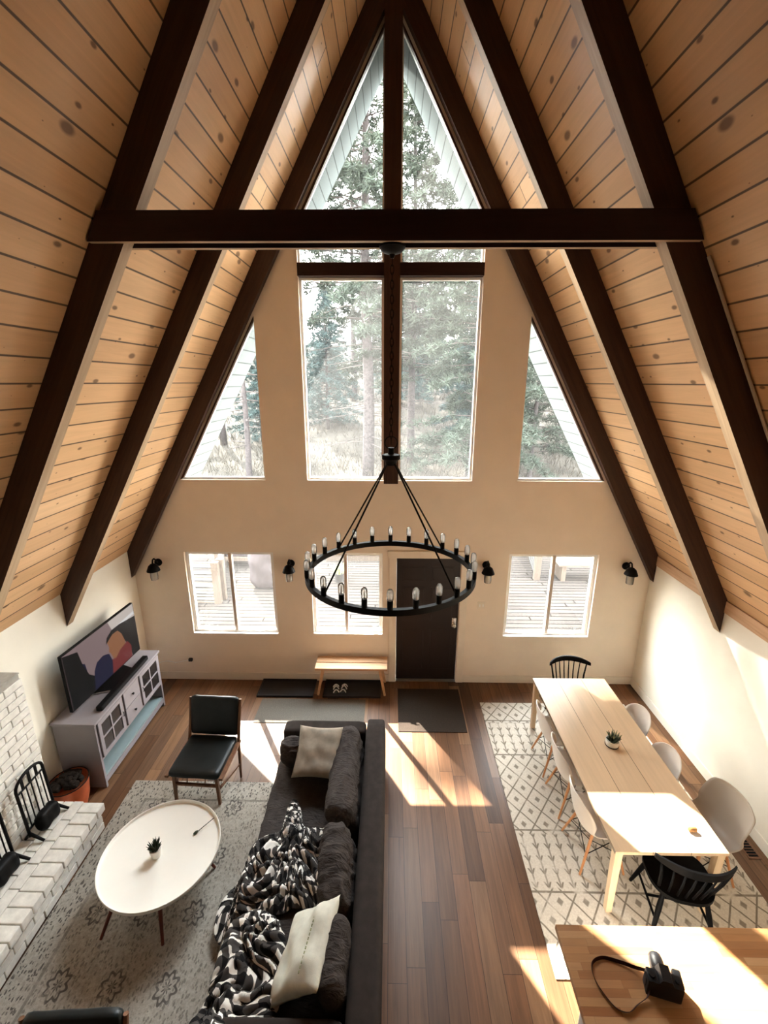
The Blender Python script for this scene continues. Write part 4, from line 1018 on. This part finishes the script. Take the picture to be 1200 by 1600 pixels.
# ================================================================ FIREPLACE
t = thing('fireplace', 'white painted brick chimney breast and raised hearth against the left wall', 'fireplace', (-3.3, 2.4, 0))
FX, FY1, FY0, FZ = -3.40, 3.48, 1.30, 1.87
bm = NB(); bx(bm, -3.62, FX-.012, FY0, FY1-.012, 0, FZ-.012); obj('breast_core', bm, MT['mortar'], t)
rd = random.Random(11)
def brickjit(): return rd.uniform(-.002, .002)
bm = NB(); ch = .0775; k = 0; z = .345
while z+.066 < FZ+.003:
    y = FY1 - (.10 if k % 2 else .0)
    if k % 2: bx(bm, FX-.09, FX+brickjit(), FY1-.092, FY1+brickjit(), z, z+.066, .005)
    while y > FY0:
        y0 = y-.205
        bx(bm, FX-.05, FX+brickjit(), max(FY0, y0+.010), y, z, z+.066, .005); y = y0
    x = FX-.01 if k % 2 == 0 else FX-.10
    while x > -3.57:
        bx(bm, max(-3.62, x-.195), x-.052, FY1-.05, FY1+brickjit(), z, z+.066, .005); x -= .205
    z += ch; k += 1
obj('breast_bricks', bm, MT['brick'], t)
bm = NB(); bx(bm, -3.62, FX-.005, FY0, FY1-.005, FZ-.011, FZ, .002); obj('cap', bm, MT['mortar'], t)
HX, HZ = -2.935, .35
bm = NB(); bx(bm, FX-.01, HX-.012, FY0, FY1-.012, 0, HZ-.012); obj('hearth_core', bm, MT['mortar'], t)
bm = NB()
# top: header bricks along the front edge, stretchers behind
y = FY1; k = 0
while y > FY0:
    j = brickjit()*2; bx(bm, HX-.15, HX+.055+j, max(FY0, y-.118), y-.010, HZ-.085, HZ+brickjit(), .007)
    y -= .118; k += 1
for r, (xa, xb) in enumerate(((FX+.002, FX+.105), (FX+.113, FX+.205), (FX+.213, HX-.158))):
    y = FY1 - (.10 if r % 2 else 0)
    if r % 2: bx(bm, xa, xb, FY1-.092, FY1, HZ-.05, HZ+brickjit(), .005)
    while y > FY0: bx(bm, xa, xb, max(FY0, y-.195), y, HZ-.05, HZ+brickjit(), .005); y -= .205
obj('hearth_top_bricks', bm, MT['brick'], t)
bm = NB()
for k, z in enumerate((.012, .0975, .183)):
    y = FY1 - (.10 if k % 2 else 0)
    if k % 2: bx(bm, HX-.05, HX+brickjit(), FY1-.092, FY1, z, z+.074, .005)
    while y > FY0: bx(bm, HX-.05, HX+brickjit()*2, max(FY0, y-.195), y, z, z+.074, .005); y -= .205
    x = HX-.052
    while x > FX: bx(bm, max(FX-.009, x-.195), x, FY1-.05, FY1+brickjit(), z, z+.074, .005); x -= .205
obj('hearth_face_bricks', bm, MT['brick'], t)
# iron fire tool stand on the hearth
def firestand():
    t = thing('fire_tool_stand', 'black iron arched fire tool stand at the far end of the white hearth', 'fire tool stand', (-3.31, 3.23, .352))
    yc, hw, z0, zt = 3.23, .155, .40, 1.0
    arch = [(-3.31, yc-hw, z0)] + [(-3.33, yc-hw*cos(a), zt-.09+.09*sin(a)) for a in [pi*i/10 for i in range(11)]] + [(-3.31, yc+hw, z0)]
    bm = NB(); tube(bm, arch, .013, 8); obj('arch_frame', bm, MT['black'], t, smooth=True)
    bm = NB(); tube(bm, [(-3.327, yc-hw, .87), (-3.327, yc+hw, .87)], .009, 6); tube(bm, [(-3.312, yc-hw, .47), (-3.312, yc+hw, .47)], .010, 6); obj('cross_rail', bm, MT['black'], t)
    for k in range(3):
        y = yc-.08+.08*k; bm = NB(); bx(bm, -3.335, -3.325, y-.012, y+.012, .875, .985); obj('slat', bm, MT['black'], t)
    for k in range(5):
        y = yc-.11+.055*k; bm = NB(); tube(bm, [(-3.325, y, .872), (-3.314, y, .46)], .006, 6); obj('bar', bm, MT['black'], t)
    for s in (-1, 1):
        bm = NB(); tube(bm, [(-3.36, yc+s*hw, .366), (-3.31, yc+s*hw, .43), (-3.25, yc+s*hw*1.02, .40), (-3.18, yc+s*hw*1.05, .366)], [.013, .018, .014, .012], 8); obj('foot', bm, MT['black'], t, smooth=True)
    bm = NB(); rbox(bm, (-3.265, yc+.01, .455), (.10, .22, .17), .045, 10, lambda p, n: .02*noise.noise(p*14)); obj('ash_brush', bm, MT['black'], t, smooth=True)
    return t
f0 = firestand(); f0['group'] = 'black iron fire stands'
dup(f0, (-3.31, 2.735, .352), 0, 'black iron fire stand at the left edge of the picture, mostly out of view')
t = thing('ash_bucket', 'copper-red pail heaped with black coals behind the hearth end', 'bucket', (-3.43, 3.73, 0))
BC = (-3.43, 3.73, 0)
bm = NB(); lathe(bm, [(0, .002), (.13, .002), (.165, .12), (.185, .30), (.190, .33), (.182, .33), (.172, .29), (0, .27)], 30, BC); obj('pail', bm, MT['copper'], t, smooth=40)
bm = NB(); tube(bm, [(BC[0]+.188*cos(a), BC[1]+.188*sin(a), .332) for a in [2*pi*i/30 for i in range(30)]], .006, 6, closed=True); obj('rim', bm, MT['black'], t)
bm = NB(); rd = random.Random(4)
for k in range(26):
    a, r = rd.random()*2*pi, rd.random()**.5*.135; rbox(bm, (BC[0]+r*cos(a), BC[1]+r*sin(a), .33+.06*(1-r/.14)+rd.uniform(-.01, .02)), (.075, .065, .06), .02, 3, lambda p, n: .01*noise.noise(p*30+Vector((k, 0, 0))))
obj('coals', bm, MT['soil'], t)
# ================================================================ OUTSIDE
bm = NB(); bx(bm, -7.5, 7.5, 6.06, 12.6, -.16, -.10); struct('deck', bm, MT['deck'])
def terr(x, y):
    if y < 12.6: return -.9
    d = y-12.6
    return -.9 + 5.2*(1-math.exp(-(d/30)**1.6)) + max(0, d-32)*.13 + 1.2*noise.noise(Vector((x*.06, y*.06, 1))) *min(1, d/8) + .35*noise.noise(Vector((x*.3, y*.3, 2)))
bm = NB(); NX, NY = 70, 60; G = []
for j in range(NY+1):
    y = -14 + 30*j/20 if j < 20 else 16 + (j-20)**1.5*.42
    G.append([bm.verts.new((-95+190*i/NX, y, terr(-95+190*i/NX, y) if y > 6 else -.9)) for i in range(NX+1)])
for j in range(NY):
    for i in range(NX): bm.faces.new((G[j][i], G[j][i+1], G[j+1][i+1], G[j+1][i]))
struct('ground', bm, MT['ground'], smooth=True)
# railings of horizontal boards
def railing(a, b, label, n=6, top=.78, post=.14):
    a, b = Vector(a), Vector(b); L = (b-a).length; d = (b-a)/L
    t = thing('deck_railing', label, 'railing', (a.x, a.y, -.10), 'deck railings')
    for k in range(n):
        z = -.02+(top-.04)*k/(n-1); bm = NB(); bar(bm, a+d*.02+Vector((0, 0, z)), b-d*.02+Vector((0, 0, z)), .03, .085); obj('slat', bm, MT['rail_paint'], t)
    m = max(1, round(L/1.6))
    for k in range(m+1):
        p = a + d*L*k/m; bm = NB(); bx(bm, p.x-post/2, p.x+post/2, p.y-.05, p.y+.05, -.099, top+.06); obj('post', bm, MT['rail_post'], t)
railing((-7.2, 8.65, 0), (-3.66, 8.57, 0), 'white slatted deck railing running across outside the left low window')
railing((-3.62, 8.75, 0), (-4.9, 12.3, 0), 'slatted deck railing running away from the corner post outside the left low window')
railing((3.5, 9.9, 0), (3.9, 12.2, 0), 'slatted deck railing running away outside the right low window', n=7)
railing((-1.9, 12.35, 0), (3.4, 12.35, 0), 'low slatted deck railing along the far deck edge beyond the middle window', n=4, top=.5)
# covered barbecue and outdoor seat
bm = NB(); rbox(bm, (-2.72, 9.55, .42), (.95, .75, 1.05), .22, 18, lambda p, n: .05*noise.noise(p*3)+.03*noise.noise(Vector((p.x*11, p.y*11, p.z*1.5))))
tag(obj('barbecue_cover', bm, MT['grey_cover'], loc=(-2.72, 9.55, -.1), smooth=True), 'barbecue under a mauve grey cover on the deck outside the left low window', 'covered barbecue')
t = thing('outdoor_chair', 'low cushioned outdoor chair beside the covered barbecue on the deck', 'chair', (-3.35, 10.1, -.1))
bm = NB(); bx(bm, -3.75, -3.0, 9.75, 10.45, .18, .34, .04); obj('seat_cushion', bm, MT['grey_cover'], t)
bm = NB(); bx(bm, -3.75, -3.0, 10.40, 10.56, .34, .80, .04); obj('back_cushion', bm, MT['grey_cover'], t)
bm = NB(); bx(bm, -3.85, -2.92, 9.7, 10.6, .08, .179); bx(bm, -3.85, -3.76, 9.7, 10.6, .18, .48); bx(bm, -2.99, -2.90, 9.7, 10.6, .18, .48); obj('frame', bm, MT['rail_post'], t)
for x in (-3.8, -2.96):
    for y in (9.75, 10.54): bm = NB(); bx(bm, x-.03, x+.03, y-.03, y+.03, -.099, .079); obj('leg', bm, MT['rail_post'], t)
t.location.x -= .6; t.location.y += .75
def planter_bench(x0, x1, y0, y1, h, label):
    t = thing('outdoor_bench', label, 'bench', ((x0+x1)/2, (y0+y1)/2, -.1))
    for k in range(3):
        a = y0+(y1-y0)*k/3; bm = NB(); bx(bm, x0, x1, a+.01, a+(y1-y0)/3-.01, h-.04, h); obj('board', bm, MT['rail_post'], t)
    for x in (x0+.15, x1-.15): bm = NB(); bx(bm, x-.05, x+.05, y0+.05, y1-.05, -.099, h-.041); obj('leg', bm, MT['rail_post'], t)
planter_bench(3.95, 6.2, 9.75, 10.25, .33, 'long wooden deck bench outside the right low window')
t = thing('deck_step', 'wooden step box on the deck beyond the middle low window', 'step', (-.6, 11.2, -.1))
bm = NB(); bx(bm, -1.7, .5, 10.95, 11.45, -.099, .10); obj('step_base', bm, MT['rail_post'], t)
bm = NB(); bx(bm, -1.72, .52, 10.92, 11.16, .101, .13); bx(bm, -1.72, .52, 11.18, 11.47, .101, .13); obj('tread', bm, MT['rail_post'], t)
t = thing('deck_plant', 'small yellowing plant in a pot on the deck beyond the middle low window', 'plant', (-1.2, 9.7, -.1))
bm = NB(); lathe(bm, [(0, -.099), (.09, -.099), (.13, .12), (.11, .12), (0, .08)], 18, (-1.2, 9.7, 0)); obj('pot', bm, MT['rail_paint'], t)
bm = NB(); spiky(bm, (-1.2, 9.7, .08), 40, .30, .16, .016, 9); obj('leaves', bm, MT['olive'], t)
# trees ------------------------------------------------------------
def tuft(bm, c, r, rd, n=7, wd=.03):
    for k in range(n):
        d = Vector((rd.uniform(-1, 1), rd.uniform(-1, 1), rd.uniform(-.7, .9))).normalized()
        u = d.orthogonal().normalized()*wd*r*2.4; v = d.cross(u)
        a = c + d*r*.1; tip = c + d*r*rd.uniform(.7, 1.1)
        q = [bm.verts.new(a+u), bm.verts.new(a-u*.5+v*.87), bm.verts.new(a-u*.5-v*.87), bm.verts.new(tip)]
        for i in range(3): bm.faces.new((q[i], q[(i+1) % 3], q[3]))
def conifer(name, h, r, crown, spread, nb, seed, needles, lean=0, tr=.28, tpm=3.2, bare=14):
    rd = random.Random(seed); t = bpy.data.objects.new(name, None); COL.objects.link(t); t.empty_display_size = .5
    def P(z): return Vector((lean*z, 0, z)) + Vector((noise.noise(Vector((z*.15, seed, 0)))*.15, noise.noise(Vector((z*.15, 0, seed)))*.15, 0))
    tk = NB(); zs = [h*k/16 for k in range(17)]; tube(tk, [P(z) - Vector((0, 0, .5 if z == 0 else 0)) for z in zs], [max(.012, r*(1-.93*(z/h)**1.0)) for z in zs], 10)
    obj('trunk', tk, MT['trunk'], t, smooth=True)
    br = NB(); fo = NB()
    nb = int(nb*1.5)
    for k in range(nb):
        f = (k+rd.random())/nb; z = crown + (h-crown)*f**.9
        L = spread*(1-f)**.75*(.75+.5*rd.random()) + .15; a = rd.random()*2*pi + k*2.4
        d = Vector((cos(a), sin(a), 0)); p0 = P(z); pts = [p0]
        for s in (1/3, 2/3, 1): pts.append(p0 + d*L*s + Vector((rd.uniform(-.06, .06)*L, rd.uniform(-.06, .06)*L, L*(.10*s-.22*s*s+.05*rd.uniform(-1, 1)))))
        br_r = max(.008, r*.16*(1-f)+.006)
        tube(br, pts, [br_r, br_r*.75, br_r*.45, .004], 4)
        n = max(6, int(L*tpm*4))
        for q in range(n):
            s = .22+.78*rd.random()**.8; i = min(2, int(s*3)); c = pts[i].lerp(pts[i+1], s*3-i)
            off = d.cross(Vector((0, 0, 1)))*rd.uniform(-1, 1)*L*.22*(1.15-s) + Vector((0, 0, rd.uniform(-.16, .08)))
            tuft(fo, c+off, tr*(.7+.6*rd.random()), rd)
    for k in range(bare):
        z = crown*(.25+.75*rd.random()); a = rd.random()*2*pi; d = Vector((cos(a), sin(a), 0)); L = spread*(.35+.5*rd.random()); p0 = P(z)
        p1 = p0+d*L*.5+Vector((0, 0, -.05*L)); p2 = p0+d*L+Vector((rd.uniform(-.2, .2), rd.uniform(-.2, .2), -.16*L+.1))
        tube(br, [p0, p1, p2], [.026, .017, .006], 4)
        e = d.cross(Vector((0, 0, 1)))
        for q in range(4):
            s = .4+.15*q; c = p0.lerp(p2, s); tube(br, [c, c+(e*rd.choice((-1, 1))+d*.6)*L*.2+Vector((0, 0, rd.uniform(-.1, .15)))], [.008, .003], 3)
    obj('branches', br, MT['branch'], t); obj('foliage', fo, needles, t)
    return t
GT = 'conifers on the slope beyond the deck'
def put(o, x, y, label, rz=0, s=1):
    o.location = (x, y, terr(x, y)-.1); o.rotation_euler = (0, 0, rz); o.scale = (s, s, s); tag(o, label, 'tree', GT)
pA = conifer('pine_tree', 24, .30, 7.0, 4.2, 120, 1, MT['needles'], tr=.34, bare=26)
put(pA, -1.15, 22, 'tall thick-trunked pine rising just left of the window post')
pB = conifer('pine_tree', 22, .22, 4.6, 3.6, 130, 2, MT['needles'], tr=.32, bare=18)
put(pB, 1.1, 25, 'tall pine with a slimmer trunk just right of the window post')
pC = conifer('pine_tree', 15, .16, 1.8, 3.0, 110, 3, MT['needles'], tr=.30, bare=8, lean=.03)
put(pC, 3.3, 19, 'bushy pine filling the right pane of the big window')
fD = conifer('fir_tree', 9.5, .14, .6, 2.3, 130, 4, MT['needles_blue'], tr=.26, bare=0)
put(fD, -4.6, 33, 'blue-green cone-shaped fir seen low through the left big pane')
pE = conifer('pine_tree', 14, .15, 7.0, 1.7, 60, 5, MT['needles'], tr=.3, bare=30)
put(pE, -6.5, 20, 'thin pine trunk seen through the left side window')
pF = conifer('pine_tree', 29, .22, 12.0, 3.7, 84, 8, MT['needles'], tr=.3, bare=20)  # added tree; its crown thins the sun reaching the right side window
put(pF, -10.5, 28, 'very tall bare-trunked pine added behind the left side window to shade the sun')
def cp_tree(src, x, y, label, rz, s):
    r = dup(src, (x, y, terr(x, y)-.1), rz, label, GT); r.scale = (s, s, s); return r
rdT = random.Random(21)
spots = [(pC, 6.6, 21, .8, 'bushy pine seen through the upper part of the right side window'), (pC, 9.6, 26, 1.0, 'pine standing at the outer edge of the right side window'), (fD, 5.3, 30, 1.0, 'fir at the right edge of the right big pane'),
         (pB, 5.2, 36, 1.0, 'tall pine farther back at the right of the big window'), (pA, -3.4, 42, .95, 'tall pine far back left of the main trunk'), (fD, -8.6, 30, .9, 'fir seen low through the left side window'),
         (fD, .6, 40, 1.2, 'fir far back behind the window post'), (pC, -12.5, 27, .62, 'bushy pine at the far left of the left side window'), (fD, 2.6, 46, 1.3, 'fir on the far slope right of centre'),
         (pC, -10.5, 45, 1.0, 'pine on the far slope at the left'), (pB, 11.5, 40, 1.0, 'tall pine on the far slope at the right'), (fD, -6.8, 52, 1.2, 'fir on the far slope left of the blue-green fir'), (pC, 8.2, 47, 1.1, 'pine on the far slope behind the right side window'),
         (fD, -2.4, 60, 1.2, 'small distant fir on the ridge left of the main trunk'), (fD, 5.6, 62, 1.3, 'small distant fir on the ridge at the right')]
for src, x, y, s, l in spots: cp_tree(src, x, y, l, rdT.random()*6, s)
# undergrowth nobody could count
bm = NB(); rd = random.Random(31)
for k in range(12000):
    y = 13.2 + 50*rd.random()**1.7; x = rd.uniform(-.75, .75)*y*1.0
    c = Vector((x, y, terr(x, y))); hgt = (.35+.6*rd.random())*(1+y*.012)
    for q in range(5):
        tip = c + Vector((rd.uniform(-.5, .5), rd.uniform(-.5, .5), hgt*(.5+.6*rd.random()))); u = Vector((rd.uniform(-1, 1), rd.uniform(-1, 1), 0))*.0075*(1+y*.02); v = Vector((-u.y, u.x, 0))
        qd = [bm.verts.new(c+u), bm.verts.new(c-u*.5+v*.87), bm.verts.new(c-u*.5-v*.87), bm.verts.new(tip)]
        for i in range(3): bm.faces.new((qd[i], qd[(i+1) % 3], qd[3]))
o = obj('undergrowth', bm, MT['brushwood'], recalc=False); tag(o, 'pale dry brush covering the slope beyond the deck', 'undergrowth', kind='stuff')
